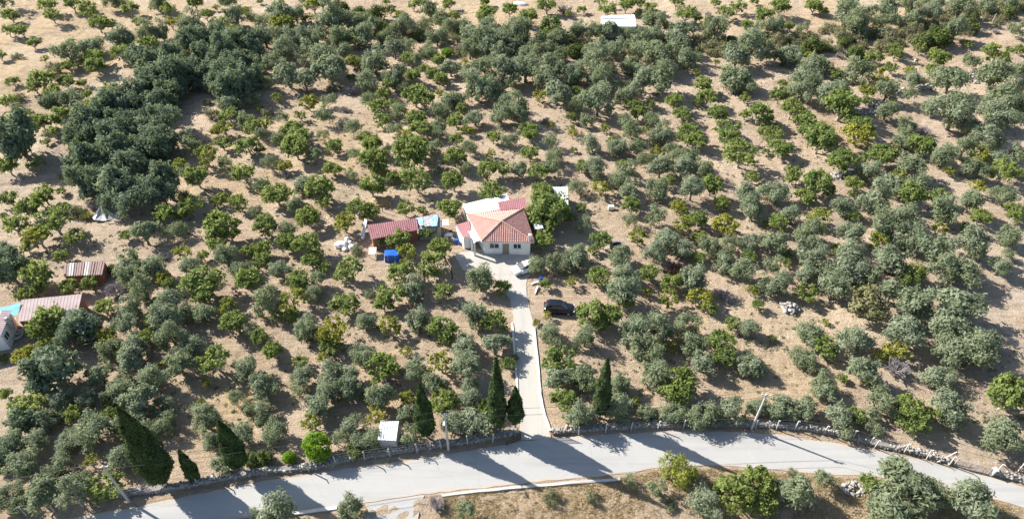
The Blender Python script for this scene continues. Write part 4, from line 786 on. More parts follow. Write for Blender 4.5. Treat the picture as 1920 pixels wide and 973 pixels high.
'O': [(40.97,36.31,4.92), (42.21,38.83,4.9), (49.28,36.82,4.81), (60.83,65.14,5.63), (58.06,61.58,5.1), (84.27,115.21,7.06), (51.84,60.45,4.89), (56.35,44.83,4.27), (-24.99,35.68,3.91), (59.15,56.74,4.56), (98.28,122.59,6.81), (49.51,73.53,5), (45.38,60.15,4.51), (30.97,37.84,3.69), (101,131.91,6.86), (63.16,75.9,4.92), (65.37,72.73,4.8), (15.84,68.47,4.63), (62,60,4.33), (-48.59,45.7,3.83), (93.81,116.03,6.06), (63.19,73.11,4.61), (45.97,69.79,4.47), (55.06,65.02,4.33), (56.78,57.83,4.08), (-47.33,38.41,3.43), (20.6,37.51,3.39), (52.45,143.33,6.68), (61.49,131.28,6.32), (46.31,131.52,6.3), (63.89,123.35,6.06), (17.08,121.09,5.94), (58.56,88.75,4.92), (50.44,75.92,4.49), (39.96,61.36,4.01), (44.43,54.4,3.8), (44.5,49.65,3.65), (22.92,48.33,3.6), (52.26,48.24,3.6), (-44.13,42.71,3.42), (-54.52,41.37,3.38), (-51.02,37.97,3.27), (91.26,130.52,5.95), (17.61,57.95,3.74), (53.91,53.77,3.61), (12.64,48.58,3.45), (-4.49,46.86,3.39), (34.28,158.5,6.5), (18.4,138.9,5.97), (-40.88,139.7,5.95), (-29.8,139.39,5.93), (8.75,135.36,5.86), (2.9,134.26,5.82), (-38.78,134.73,5.79), (30.65,129.6,5.66), (-7.51,127.27,5.6), (39.01,90.93,4.53), (68.78,85.84,4.4), (61.68,84.21,4.36), (60.71,79.37,4.21), (69.44,77.92,4.17), (-4.5,70.99,3.95), (-34.22,66.45,3.82), (-46.59,63.41,3.73), (19.92,61.94,3.67), (16.27,61.13,3.65), (-45.15,60.49,3.64), (30.64,56.42,3.51), (-5.85,54.99,3.49), (-45.13,53.36,3.43), (-45.12,50.23,3.33), (32.85,49.23,3.3), (8.16,47.86,3.26), (-36.78,47.79,3.25), (46.22,37.93,2.97), (-56.02,161.49,6.32), (-37.9,160.94,6.26), (82.11,158.32,6.19), (-90.48,152.02,5.97), (61.13,142.71,5.76), (31.29,141.04,5.7), (9.12,124.75,5.26), (44.25,92,4.34), (57.74,82.05,4.07), (46.09,81.38,4.05), (45.31,77.61,3.94), (44.66,75.5,3.88), (55.42,74.33,3.86), (-14.07,69.98,3.72), (-5.02,64.15,3.56), (-42.33,55.54,3.32), (-22.97,54.25,3.28), (17.92,54.04,3.28), (-16.05,50.7,3.18), (-41.93,47.19,3.08), (-27.75,45.9,3.05), (-43.71,160.46,5.94), (-75.88,157.26,5.84), (1.9,152.16,5.74), (39.53,154.52,5.74), (-5.83,147.63,5.61), (-45.08,143.79,5.48), (-98.39,143.14,5.46), (38.17,140.88,5.41), (49.09,140.11,5.39), (66.53,138.75,5.36), (73.41,134.52,5.23), (-47.01,131.85,5.18), (18.39,131.98,5.18), (6.54,129.78,5.12), (58.39,125.4,5.03), (1.07,118.21,4.81), (87.75,108.08,4.54), (31.35,102.8,4.38), (69.83,99.8,4.32), (61.98,98.14,4.27), (39.07,87.52,3.99), (56,75.7,3.7), (26.5,71.56,3.55), (23.6,62.77,3.33), (-27.65,61.98,3.31), (-48.97,56.52,3.17), (-34.05,55.35,3.13), (9.1,53.64,3.1), (-22.66,51.81,3.05), (-48.77,51.58,3.04), (-55.41,50.87,3.02), (-23.6,49.8,2.99), (26.36,48.75,2.97), (-55.66,47.7,2.94), (-7.09,46.83,2.91), (-16.66,44.79,2.86), (-57.78,44.45,2.85), (-50.91,41.55,2.78), (-54.57,38.27,2.69), (-17.11,36.33,2.64), (109.99,166.16,5.77), (82.19,163.68,5.69), (-25.68,157.81,5.53), (48.07,155.65,5.48), (-5.37,154.17,5.47), (-56.95,150.81,5.38), (-96.71,149,5.29), (-1.97,133.83,4.95), (13.05,133.84,4.95), (-30.73,131.61,4.86), (-43.17,130.73,4.84), (-3.57,125.79,4.73), (-88.66,123.13,4.66), (86.75,112.62,4.4), (73.15,109.21,4.32), (76.52,102.82,4.16), (63.86,93.42,3.92), (24.38,92.97,3.91), (29.98,92.35,3.91), (52.36,81.08,3.62), (76.94,80.91,3.61), (24.36,80.39,3.59), (21.57,77.45,3.52), (-56.36,74.02,3.45), (34.17,73.71,3.42), (16.41,72.7,3.4), (-52.08,68.61,3.32), (53.64,68.56,3.31), (-47.58,66.55,3.26), (-12.6,63.26,3.17), (-51.83,62.5,3.16), (4.95,61.35,3.12), (-6.06,58.87,3.07), (-42.3,58.84,3.06), (-2.3,58.97,3.06), (23.83,59.16,3.06), (-49.19,58.35,3.04), (-19.32,57.6,3.03), (38.11,57.34,3.01), (-12.33,55.08,2.96), (-20.49,53.98,2.94), (5.69,53.84,2.93), (39.02,53.04,2.91), (-5.33,50.87,2.86), (35.39,49.2,2.81), (19.63,48.81,2.8), (38.85,48.22,2.79), (-55.12,44.82,2.7), (93.32,167.64,5.43), (-49.81,152.3,5.09), (-51.61,145.31,4.92), (23.29,144.65,4.91), (-5.81,136.08,4.73), (27.46,130.63,4.57), (-55.75,121.3,4.38), (82.74,106.3,3.99), (82.61,92.05,3.65), (-56.73,80.87,3.41), (40.36,79.57,3.37), (30.29,79.12,3.35), (26.21,78.58,3.33), (38.33,70.63,3.15), (9.61,60.18,2.92), (24.28,56.12,2.81), (-51.93,54.25,2.77), (-26.52,54.21,2.76), (-48.77,53.37,2.75), (-5.06,52.4,2.73), (-19.13,46.96,2.6), (-31.48,45.79,2.57), (-51.55,44.76,2.55), (-67.58,162.03,5.01), (-52.73,152.48,4.78), (-45.49,152.74,4.78), (-34.56,152.19,4.78), (-39.44,151.01,4.74), (-9.66,149.72,4.74), (0.93,148.47,4.72), (5.92,148.27,4.71), (37.57,148.65,4.67), (-5.45,144.75,4.62), (35.47,143.74,4.57), (3.3,140.51,4.54), (-51.94,138.1,4.45), (-6.24,131.02,4.3), (76.16,125.64,4.2), (24.32,125.97,4.18), (-11.89,124.99,4.16), (-1.04,121.39,4.08), (100.47,119.81,4.05), (73.24,118.42,4.03), (-2.07,116.84,3.99), (28.12,111.21,3.84), (29.83,99.82,3.61), (80.42,99.98,3.61), (25.97,99.64,3.6), (-35.35,95.54,3.51), (69.74,94.2,3.49), (74.9,89.06,3.37), (53.79,88.51,3.37), (44.75,86.55,3.32), (36.85,80.08,3.16), (-42.65,75.81,3.09), (9.62,75.59,3.07), (6.74,75.29,3.06), (31.69,75.45,3.06), (71.92,74.09,3.04), (-52.37,73.1,3.03), (-34.52,73.81,3.03), (-40.19,73.4,3.02), (43.26,73.14,3.01), (-55.81,71.97,3), (-52.46,65.47,2.86), (-42.3,64.62,2.83), (-19.99,63.59,2.8), (-52.66,58.42,2.69), (-31.32,53.24,2.57), (-9.51,52.57,2.56), (-20.02,52.11,2.55), (-30.75,52.32,2.55), (38.69,51.96,2.55), (-51.99,50.86,2.52), (-42.78,50.08,2.5), (29.81,49.72,2.5), (-30.06,49.09,2.48), (-44.8,48.07,2.46), (-34.69,44.72,2.38), (29.72,39.13,2.26), (-52.7,163.48,4.72), (103.69,153.96,4.51), (-85.82,154.93,4.48), (-17.39,151.94,4.46), (32.67,153.36,4.46), (10.41,150.64,4.43), (-2.13,149.19,4.42), (-26.56,146.27,4.32), (-9.45,144.92,4.32), (28.77,146.05,4.32), (28.3,136.23,4.11), (-25.97,134.33,4.06), (-7.13,116.85,3.72), (75.45,114.3,3.67), (14.35,99.24,3.37), (19.52,92.52,3.22), (9.96,77.35,2.9), (16.44,76,2.88), (-47.23,73.78,2.85), (-28.53,69.36,2.74), (32.36,63.05,2.6), (13.39,53.15,2.4), (13.12,50.76,2.35), (16.55,48.98,2.32), (-12.83,48.59,2.31), (-32.78,41.8,2.17), (127.22,173.88,4.54), (-48.24,172.22,4.54), (-90.52,172.66,4.53), (107.6,171.99,4.53), (100.94,172.37,4.52), (120.58,171.83,4.5), (-20.45,167.82,4.42), (102.51,164.85,4.41), (98.42,162.98,4.36), (62.87,158.58,4.26), (15.61,156.61,4.21), (-83.03,156.19,4.19), (22.77,156.39,4.19), (-29.29,152.57,4.14), (29.83,151.32,4.11), (20.26,147.57,4.04), (-38,146.2,4.02), (-2.67,142.59,3.98), (26.15,140.11,3.9), (-13.32,137.78,3.85), (33.35,136.55,3.84), (84.98,132.75,3.75), (18.16,128.67,3.68), (14.82,107.09,3.28), (19.3,106.53,3.26), (7.61,103.13,3.2), (87.11,102.54,3.17), (1.2,99.61,3.13), (20.35,99.03,3.12), (33.4,99.39,3.12), (82.25,98.92,3.11), (-35.51,89.01,2.92), (23,85.33,2.86), (-52.42,82.68,2.81), (33.77,80.18,2.74), (16.38,77.14,2.7), (32.45,77.27,2.69), (52.26,72.1,2.6), (36.66,71.3,2.57), (-44.61,65.09,2.47), (-26.39,52.6,2.22), (-46.03,46.61,2.11), (39.02,46.54,2.11), (-11.86,45.6,2.09), (-19.99,45.25,2.08), (34.35,39.82,1.98), (16.17,39.06,1.96), (-55.09,37.22,1.93), (-53.17,37.22,1.93), (-4.83,36.36,1.91), (3.76,74.51,2.54), (-73.62,174.3,4.21), (-128.8,173.74,4.21), (84.49,171.03,4.15), (-17.03,163.22,4), (-59.88,161.25,4), (88.63,161.27,3.98), (-20.62,158.71,3.93), (19.57,156.92,3.89), (27.58,155.8,3.87), (5.53,145.08,3.71), (-56.89,144.93,3.69), (55.89,144.36,3.68), (100.52,140.16,3.6), (-23.98,137.16,3.54), (20.89,135.93,3.54), (-14.59,120.09,3.25), (-22.16,119.75,3.24), (26.96,116.93,3.18), (6.97,108.47,3.05), (29.11,105.98,2.99), (90.96,104.07,2.95), (7.22,99.88,2.9), (18.26,95.4,2.82), (10.94,94.26,2.79), (42.78,93.18,2.77), (18.93,85.74,2.64), (11.46,84.42,2.62), (-57.51,76.27,2.48), (39.06,75.03,2.45), (-31.56,49.51,1.99), (42.8,46.59,1.95), (-32.72,158.52,3.62), (-14.68,158.48,3.62), (119.08,155.68,3.59), (8.02,145.65,3.41), (-54.56,136.43,3.25), (-9.66,135.9,3.24), (108.08,134.92,3.23), (22.04,129.94,3.13), (105.33,129.67,3.13), (49.33,127.8,3.12), (81.2,126.01,3.07), (-29.09,124.01,3.03), (12.04,121.71,3.01), (83.17,121.06,2.99), (-36.57,117.61,2.95), (-51.02,115.25,2.91), (-14.13,114.14,2.88), (29.04,114.75,2.88), (-30.02,113.5,2.87), (22.49,113.32,2.87), (-14.22,112.02,2.85), (22.28,111.66,2.84), (23.2,107.2,2.77), (-59.01,106.74,2.76), (-13.93,105.63,2.75), (-35.49,103.64,2.72), (23.66,103.25,2.71), (-43.49,102.15,2.69), (14.74,97.83,2.63), (-42.54,94.91,2.57), (-35.78,83.41,2.38), (-28.16,71.96,2.2), (-35.36,61.84,2.04), (-34.33,51.53,1.86), (-102.26,172.95,3.5), (92.45,162.38,3.34), (-11.75,158.64,3.29), (60.43,158.79,3.29), (-23.14,148.56,3.14), (17.32,145.64,3.09), (11.01,143.61,3.07), (25.63,137.93,2.97), (0.58,131.15,2.88), (22.35,125.17,2.78), (21.9,117,2.66), (14.68,116.69,2.65), (-22.09,112.89,2.61), (-60.6,110.05,2.57), (-0.71,108.58,2.56), (-7.98,106.43,2.52), (-28.76,104.62,2.49), (-50.56,100.74,2.43), (-7.92,99.99,2.42), (38.98,80.7,2.13), (13.11,39.79,1.52), (-100.33,173.97,3.17), (89.86,168.36,3.09), (-18.48,145.45,2.79), (-21.14,141.29,2.73), (-52.23,123.23,2.5), (-36.81,123.99,2.5), (-43.54,109.28,2.31), (-13.5,100.04,2.18), (-28.02,98.6,2.15), (75.28,77.79,1.88), (105.77,174.83,2.83), (-63.99,163.66,2.71), (70.25,159.5,2.64), (46.25,156.39,2.6), (40.93,142.97,2.45), (-51.42,132.09,2.32), (-44.56,116.5,2.14), (-47.22,110.74,2.08), (-35.82,111.06,2.07), (0.38,109,2.05), (-22.55,106.23,2.01), (-57.06,99.59,1.93), (-42.3,88.12,1.79), (-20.66,69.63,1.57), (100.75,178.15,2.49), (26.93,150.22,2.21), (-54.73,176.7,2.14), (77.39,144.92,1.84), (-51.76,124.99,1.69), (-41.82,89.21,1.36)],
'S': [(88.76,157.45,5.85), (-77.4,152.33,5.72), (46.56,149.36,4.72), (-71.63,88.91,3.37), (89.35,154.55,4.5), (-19.66,148.21,4.08), (-75.21,158.73,3.95), (78.41,156.34,3.9), (63.51,154.29,3.86), (48.49,146.76,3.74), (-100.2,138.77,3.59), (-55.5,92.63,2.78), (4.36,38.24,1.8), (97.17,160.14,3.66), (93.11,157.41,3.61), (-26.27,155.88,3.57), (86.04,151.42,3.48), (-101.17,125.91,3.1), (-58.66,118.43,2.98), (102.69,162.94,3.38), (-36.26,161.34,3.33), (84.94,157.8,3.27), (82.01,156.17,3.25), (59.41,153.11,3.2), (43.92,151.12,3.17), (72.81,151.1,3.17), (-32.39,140.76,3.01), (-23.09,131.4,2.87), (-61.11,104.42,2.48), (8.75,38.47,1.51), (77.25,161.46,3.01), (-17.33,157.99,2.96), (68.29,156.07,2.93), (0.62,147.83,2.84), (75,149.96,2.84), (-12.4,147.06,2.82), (-37.98,131.93,2.59), (-48.37,119.91,2.45), (-24.1,79.51,1.91), (17.4,37.67,1.34), (66.72,152.99,2.57), (31.76,41.32,1.24), (-111.79,145.04,2.18), (-61.81,124.23,1.96), (105.76,153.57,1.94), (60.87,153.5,1.93), (89.77,135.6,1.76)],
'D': [(-57.04,53.92,5.29), (-89.57,106.27,6.92), (-64.33,91.71,5.88), (-57.87,61.86,4.58), (-57.1,92.42,5.03), (-61.12,88.32,4.9), (-73.06,72.64,4.19), (-70.68,130.62,5.71), (-78.25,118.17,5.32), (-79.55,113.66,5.18), (-65.15,108.43,5.05), (-72.82,108.25,5.02), (-70.17,103.77,4.89), (-66.59,99.71,4.76), (-80.2,139.57,5.64), (-59.71,130.88,5.44), (-74.03,113.97,4.93), (-63.46,105.68,4.71), (-72.63,95.02,4.4), (-58.03,47.15,3.08), (-54.9,129.89,5.13), (-55.97,126.06,5.04), (-75.57,124.86,4.99), (-78.12,122.12,4.91), (-70.05,120.36,4.86), (-74.95,118.85,4.81), (-81.24,110.09,4.56), (-75.27,101.7,4.35), (-62.87,146.83,5.27), (-72.67,147.7,5.25), (-62.58,140.63,5.1), (-63.68,135.62,4.98), (-67.64,132.83,4.92), (-76.27,130.56,4.86), (-65.61,114.22,4.45), (-77.82,110.31,4.31), (-66.31,104.98,4.2), (-73.98,105.32,4.2), (-65.44,89.67,3.82), (-57.36,42.93,2.65), (-71.49,151.72,5.06), (-75.39,141.39,4.8), (-58.98,137.32,4.72), (-76.49,77.5,3.31), (-59.83,148.9,4.71), (-71.87,136.92,4.43), (-77.32,136.96,4.41), (-61.79,129.69,4.28), (-72.19,128.62,4.25), (-58.42,124.63,4.18), (-68.78,124.51,4.15), (-69.19,112.21,3.88), (-71.3,110.88,3.84), (-71.24,101.17,3.63), (-73.01,99.64,3.59), (-71.08,93.26,3.45), (-68.18,153.04,4.46), (-82.61,112.87,3.63), (-77.73,101.09,3.37), (-68.53,98.59,3.33), (-71.28,96.65,3.29), (-57.87,91.13,3.19), (-58.62,59.42,2.53), (-58.36,145.33,4), (-69.06,143.91,3.97), (-70.39,117.66,3.47), (-56.69,139.15,3.59), (-66.42,130.99,3.45), (-68.14,128.59,3.4), (-75.56,97.45,2.84), (-62.69,94.52,2.79), (-92.66,122.78,3.02), (-85.23,143.2,2.74)],
'M': [(9.63,155.57,7.4), (98.45,152.73,7.3), (-33.69,167.84,6.09), (-43.52,169.73,5.84), (69.69,149.81,5.33), (109.68,159.16,4.94), (13.99,147.55,4.67), (23.34,39.47,2.27), (-40.81,156.53,4.55), (94.76,151.64,4.45), (78.98,147.71,4.33), (-18.33,44.09,2.22), (-28.45,42.84,2.19), (124.17,168.45,4.45), (-29.86,42.9,2.04), (13.89,128.68,3.41), (-38.58,169.84,3.79), (77.81,153.02,3.19), (51.68,153.58,2.9), (-59.67,75,1.84), (55.27,153.74,2.58), (17.52,151.31,2.54), (67.22,147.75,2.5), (-22.03,155.66,2.27)],
'G': [(-22.33,43.8,3.69), (-25.56,42.99,1.73), (-14.83,146.39,2.34), (-0.25,147.95,1.58)],
'B': [(49.5,55.72,3.85), (-57.14,70.22,3.74), (-8.3,37.52,2.53), (30.95,69.75,3.13), (13.55,171.59,5.2), (-15.52,53.88,2.6), (79.06,113.31,3.66), (-33.84,130.42,3.43), (-32.81,117.19,3.21), (-40.57,39.63,1.83), (-52.83,77.36,2.3), (34.22,118.02,2.67), (82.08,98.52,2.39), (-40.23,67.79,1.94), (-39.88,99.77,2.17), (-70.43,90.88,2.05), (116.02,158.22,2.64), (75.07,147.38,2.49), (6.69,117.42,2.15), (36.39,115.09,2.1), (76.3,77.13,1.67), (49.33,168.61,2.42), (-33.81,122.23,1.93)],
'A': [(87.06,113.55,1.97)],
'W': [(5.66,86.17,5.88), (5.14,91.81,3.42)],
'R': [(24.63,75.2,3.85)],
'V': [(48.55,65.88,4.91)],
'L': [(18.85,41.15,3.99)],
}

def cards(Cn, N, la, lb, seed_attr, radial=None):
    """diamond leaf sprays: centres, normals, half length, half width"""
    n = len(Cn); N = N/np.maximum(1e-6, np.linalg.norm(N, axis=1, keepdims=True))
    t = np.cross(N, rng.normal(size=(n, 3))) if radial is None else np.cross(np.cross(N, radial+0.5*rng.normal(size=(n, 3))), N); t /= np.maximum(1e-6, np.linalg.norm(t, axis=1, keepdims=True)); s = np.cross(N, t)
    la = np.asarray(la)[:, None]; lb = np.asarray(lb)[:, None]
    V = np.stack([Cn-t*la, Cn-s*lb+t*la*0.1, Cn+t*la, Cn+s*lb+t*la*0.1], 1).reshape(-1, 3)
    return V, np.arange(n*4).reshape(n, 4), seed_attr
def unit(n):
    v = rng.normal(size=(n, 3)); return v/np.linalg.norm(v, axis=1, keepdims=True)
def lobed_crown(name, mat, nl, per, rx, rz_, zc, lobe, la, lb, fill=0.0, up=0.55, low=-0.75, rr=(0.36, 0.98), wob=1.0):
    """crown made of many leaf clumps over an uneven dome"""
    d = unit(nl*3); d = d[d[:, 2] > low][:nl]; nl = len(d)
    rad = rng.uniform(*rr, nl)
    ph = rng.uniform(0, 6.28, 3)
    az = np.arctan2(d[:, 1], d[:, 0]); rad *= 1+wob*(0.14*np.sin(2*az+ph[0])+0.10*np.sin(3*az+ph[1]))
    c = d*np.stack([rad*rx, rad*rx, rad*rz_], 1); c[:, 2] += zc
    lr = rng.uniform(*lobe, nl)
    Cs, Ns, At, Ra = [], [], [], []
    for i in range(nl):
        k = int(per*(lr[i]/np.mean(lobe))**2); u = unit(k); lob = np.sin(u@rng.normal(size=3)*4+rng.uniform(0, 6)); keep = (u@d[i] > -0.55) | (u[:, 2] > 0.2); u = u[keep]
        r = lr[i]*(rng.uniform(0.45, 1.2, len(u))*(1+0.22*lob[keep]))[:, None]*np.array([1.0, 1.0, rng.uniform(0.75, 1.15)])
        Cs.append(c[i]+u*r); Ns.append(0.75*u+0.5*rng.normal(size=u.shape)+np.array([0, 0, up])+0.3*d[i]); Ra.append(u+np.array([0, 0, 0.5]))
        At.append(np.clip(rng.uniform(0.05, 0.85)+rng.normal(0, 0.22, len(u)), 0, 1))
    if fill:
        k = int(nl*per*fill); u = unit(k)*rng.uniform(0.1, 0.75, (k, 1))**0.7; p = u*np.array([rx, rx, rz_]); p[:, 2] += zc
        Cs.append(p); Ns.append(u+0.8*rng.normal(size=u.shape)); At.append(rng.uniform(0, 1, k)); Ra.append(u+np.array([0, 0, 0.5]))
    Cs, Ns, At = np.concatenate(Cs), np.concatenate(Ns), np.concatenate(At)
    Ra = np.concatenate(Ra); keep = Cs[:, 2] > 0.06; Cs, Ns, At, Ra = Cs[keep], Ns[keep], At[keep], Ra[keep]
    n = len(Cs); V, Fq, a = cards(Cs, Ns, rng.uniform(*la, n), rng.uniform(*lb, n), At, Ra)
    return npmesh(name, V, Fq, mat, a), c
def trunk_mesh(name, mat, tips, base_r, fork, spread=0.2, bend=0.08, gnarl=0.0):
    """tapered trunk that forks into limbs reaching the clump centres"""
    m = MB(); z1 = fork
    m.bar((0, 0, -0.12), (0.02, 0.01, z1*0.5), base_r*1.35, base_r, 8); m.bar((0.02, 0.01, z1*0.5), (0, 0, z1), base_r, base_r*0.85, 8)
    mains = {}
    for tp in tips:
        a = math.atan2(tp[1], tp[0]); k = int((a+math.pi)/(2*math.pi)*5) % 5; mains.setdefault(k, []).append(Vector(tp))
    for k, l in mains.items():
        avg = sum(l, Vector())/len(l); mid = Vector((0, 0, z1)).lerp(avg, 0.5)+Vector((rnd.uniform(-bend, bend), rnd.uniform(-bend, bend), -bend*0.5))
        m.bar((0, 0, z1*0.92), mid, base_r*0.62, base_r*0.42, 6)
        for t in l:
            q = mid.lerp(t, 0.5)+Vector((rnd.uniform(-bend, bend), rnd.uniform(-bend, bend), rnd.uniform(0, bend)))
            m.bar(mid, q, base_r*0.36, base_r*0.24, 5); m.bar(q, t, base_r*0.24, base_r*0.09, 4)
    o = m.build(name, mat); me = o.data; bpy.data.objects.remove(o); return me
def fig_crown(name, mat, ncl, per, la, lb, top=1.15, spread=1.0):
    """open crown: leaf rosettes at the ends of the limbs, with gaps between"""
    az = rng.uniform(0, 6.283, ncl); r = spread*np.sqrt(rng.uniform(0.02, 1, ncl))*0.84
    hz = top*(0.55+0.45*np.sqrt(np.maximum(0, 1-(r/spread)**2)))*rng.uniform(0.5, 1.0, ncl)
    c = np.stack([r*np.cos(az), r*np.sin(az), hz], 1); Cs, Ns, At = [], [], []
    for i in range(ncl):
        k = int(per*rng.uniform(0.5, 1.4)); u = unit(k); u[:, 2] = np.abs(u[:, 2])*0.9-0.3; rr = rng.uniform(0.12, 0.27)
        Cs.append(c[i]+u*rr*rng.uniform(0.25, 1.5, (k, 1))); Ns.append(np.stack([u[:, 0]*0.6, u[:, 1]*0.6, np.full(k, 0.75)], 1)+0.5*rng.normal(size=(k, 3)))
        At.append(np.clip(rng.uniform(0, 0.8)+rng.normal(0, 0.35, k), 0, 1))
    Cs, Ns, At = np.concatenate(Cs), np.concatenate(Ns), np.concatenate(At); n = len(Cs)
    V, Fq, a = cards(Cs, Ns, rng.uniform(*la, n), rng.uniform(*lb, n), At)
    return npmesh(name, V, Fq, mat, a), c
def bare_twigs(name, mat, n=16, levels=3, spread=0.9, top=0.9, r0=0.05):
    m = MB()
    def grow(p, d, L, r, lev):
        q = p+d*L; m.bar(p, q, r, r*0.6, 4)
        if lev == 0: return
        for _ in range(3 if lev > 1 else 4):
            nd = (d+Vector((rnd.uniform(-1, 1), rnd.uniform(-1, 1), rnd.uniform(-0.4, 0.7)))*0.7).normalized(); grow(p.lerp(q, rnd.uniform(0.5, 1)), nd, L*rnd.uniform(0.55, 0.8), r*0.55, lev-1)
    for i in range(n):
        a = rnd.uniform(0, 6.283); d = Vector((math.cos(a)*spread, math.sin(a)*spread, rnd.uniform(0.35, 1.3)*top)).normalized(); grow(Vector((0, 0, 0)), d, rnd.uniform(0.3, 0.48), r0, levels)
    o = m.build(name, mat); me = o.data; bpy.data.objects.remove(o); return me
def variants(n, make): return [make(i) for i in range(n)]
def olive_variant(i, mat=M_olive, nl=30, per=105, lobe=(0.22, 0.38)):
    rz_ = rng.uniform(0.58, 0.92); nl = int(nl*rng.uniform(0.72, 1.15)); q = rng.uniform(0.8, 1.3); open_ = i % 3 == 0
    me, c = lobed_crown('crown', mat, nl, per/q, 0.98, rz_, (0.48 if open_ else 0.30)+rz_*0.72, (lobe[0]*0.85, lobe[1]*1.12), (0.075*q, 0.135*q), (0.028*q, 0.050*q), 0.06, low=-0.3 if open_ else -0.75)
    return me, trunk_mesh('trunk', M_bark, c[::2], 0.095, 0.42 if open_ else 0.30, bend=0.12)
OLIVES = variants(14, olive_variant)
OLIVES_LOW = variants(6, lambda i: olive_variant(i, nl=24, per=66))
GROVES = variants(8, lambda i: olive_variant(i, M_grove, 40, 95, (0.19, 0.33)))
def fig_variant(i, mat=M_fig, ncl=44, per=30, la=(0.060, 0.115), lb=(0.040, 0.072), top=1.2):
    me, c = fig_crown('crown', mat, ncl, per, la, lb, top); return me, trunk_mesh('trunk', M_figbark, c[::2], 0.075, 0.20, bend=0.12)
FIGS = variants(7, fig_variant)+variants(3, lambda i: fig_variant(i, ncl=30))+variants(3, lambda i: fig_variant(i, ncl=64, per=34, top=1.3))
YFIGS = variants(5, lambda i: fig_variant(i, M_figy, 22, 34))+variants(2, lambda i: fig_variant(i, M_figy, 34, 36))
FIGS_LOW = variants(3, lambda i: fig_variant(i, per=18, la=(0.09, 0.14), lb=(0.06, 0.1)))
WALNUT = variants(2, lambda i: olive_variant(i, M_fig, 44, 95, (0.17, 0.30)))
SCRUBS = variants(5, lambda i: (lobed_crown('scrub', M_scrub, 16, 80, 0.98, 0.50, 0.36, (0.22, 0.36), (0.07, 0.15), (0.018, 0.035), 0.15)[0], None))
MAQUIS = variants(4, lambda i: (lobed_crown('crown', M_maquis, 24, 105, 0.95, 0.62, 0.52, (0.2, 0.36), (0.06, 0.11), (0.035, 0.06), 0.12)[0], None))
BRIGHT = variants(2, lambda i: (lobed_crown('crown', M_bright, 80, 80, 0.92, 0.74, 0.74, (0.17, 0.25), (0.045, 0.08), (0.028, 0.046), 0.08, rr=(0.68, 0.86), wob=0.25)[0], None))
ORANGE = variants(1, lambda i: (lobed_crown('crown', M_orange, 14, 70, 0.9, 0.7, 0.6, (0.22, 0.36), (0.08, 0.14), (0.05, 0.08), 0.1)[0], None))
BROWN = variants(1, lambda i: olive_variant(i, M_brown, 34, 105, (0.2, 0.34)))
LIGHT = variants(1, lambda i: (lobed_crown('crown', M_figy, 24, 80, 0.95, 0.62, 0.5, (0.2, 0.36), (0.08, 0.17), (0.018, 0.03), 0.15)[0], None))
DEADS = [bare_twigs('twigs', M_dead, 34, 3, 0.9, 0.9, 0.045) for _ in range(3)]
RUSSET = [bare_twigs('twigs', M_russet, 40, 3, 0.9, 0.9, 0.045)]
# names, what a label calls them, category, group, variants, height factor
KIND = {'O': ('olive_tree', ('silvery olive tree', 'grey-green olive tree'), 'olive tree', 'olive trees of the orchards', OLIVES),
        'D': ('dark_olive_tree', ('dark olive tree', 'dark olive tree'), 'olive tree', 'tall dark olives of the left grove', GROVES),
        'F': ('fig_tree', ('green fig tree', 'leafy fig tree'), 'fig tree', 'fig trees in rows', FIGS),
        'Y': ('yellowing_fig_tree', ('yellowing fig tree', 'sparse yellowish fig tree'), 'fig tree', 'yellowing sparse fig trees', YFIGS),
        'S': ('scrub_bush', ('pale scrub bush', 'low grey scrub bush'), 'bush', 'low scrub bushes', SCRUBS),
        'M': ('evergreen_shrub', ('dark evergreen shrub', 'dark evergreen shrub'), 'shrub', 'dark evergreen shrubs', MAQUIS),
        'B': ('dead_bush', ('bare grey dead bush', 'leafless grey bush'), 'dead bush', 'bare dead bushes and trees', DEADS),
        'G': ('round_bush', ('bright green round bush', 'bright green clipped bush'), 'bush', 'bright green bushes', BRIGHT),
        'W': ('walnut_tree', ('tall dark leafy tree', 'tall dark leafy tree'), 'tree', 'shade trees at the farmhouse', WALNUT),
        'R': ('russet_bush', ('reddish bare bush', 'reddish bare bush'), 'bush', None, RUSSET),
        'V': ('brownish_olive_tree', ('broad brownish olive tree', 'broad brownish olive tree'), 'olive tree', None, BROWN),
        'A': ('orange_bush', ('small orange leaved bush', 'small orange leaved bush'), 'bush', None, ORANGE),
        'L': ('roadside_shrub', ('feathery light green shrub', 'feathery light green shrub'), 'shrub', None, LIGHT)}
LIMIT = {'O': 318, 'F': 318}
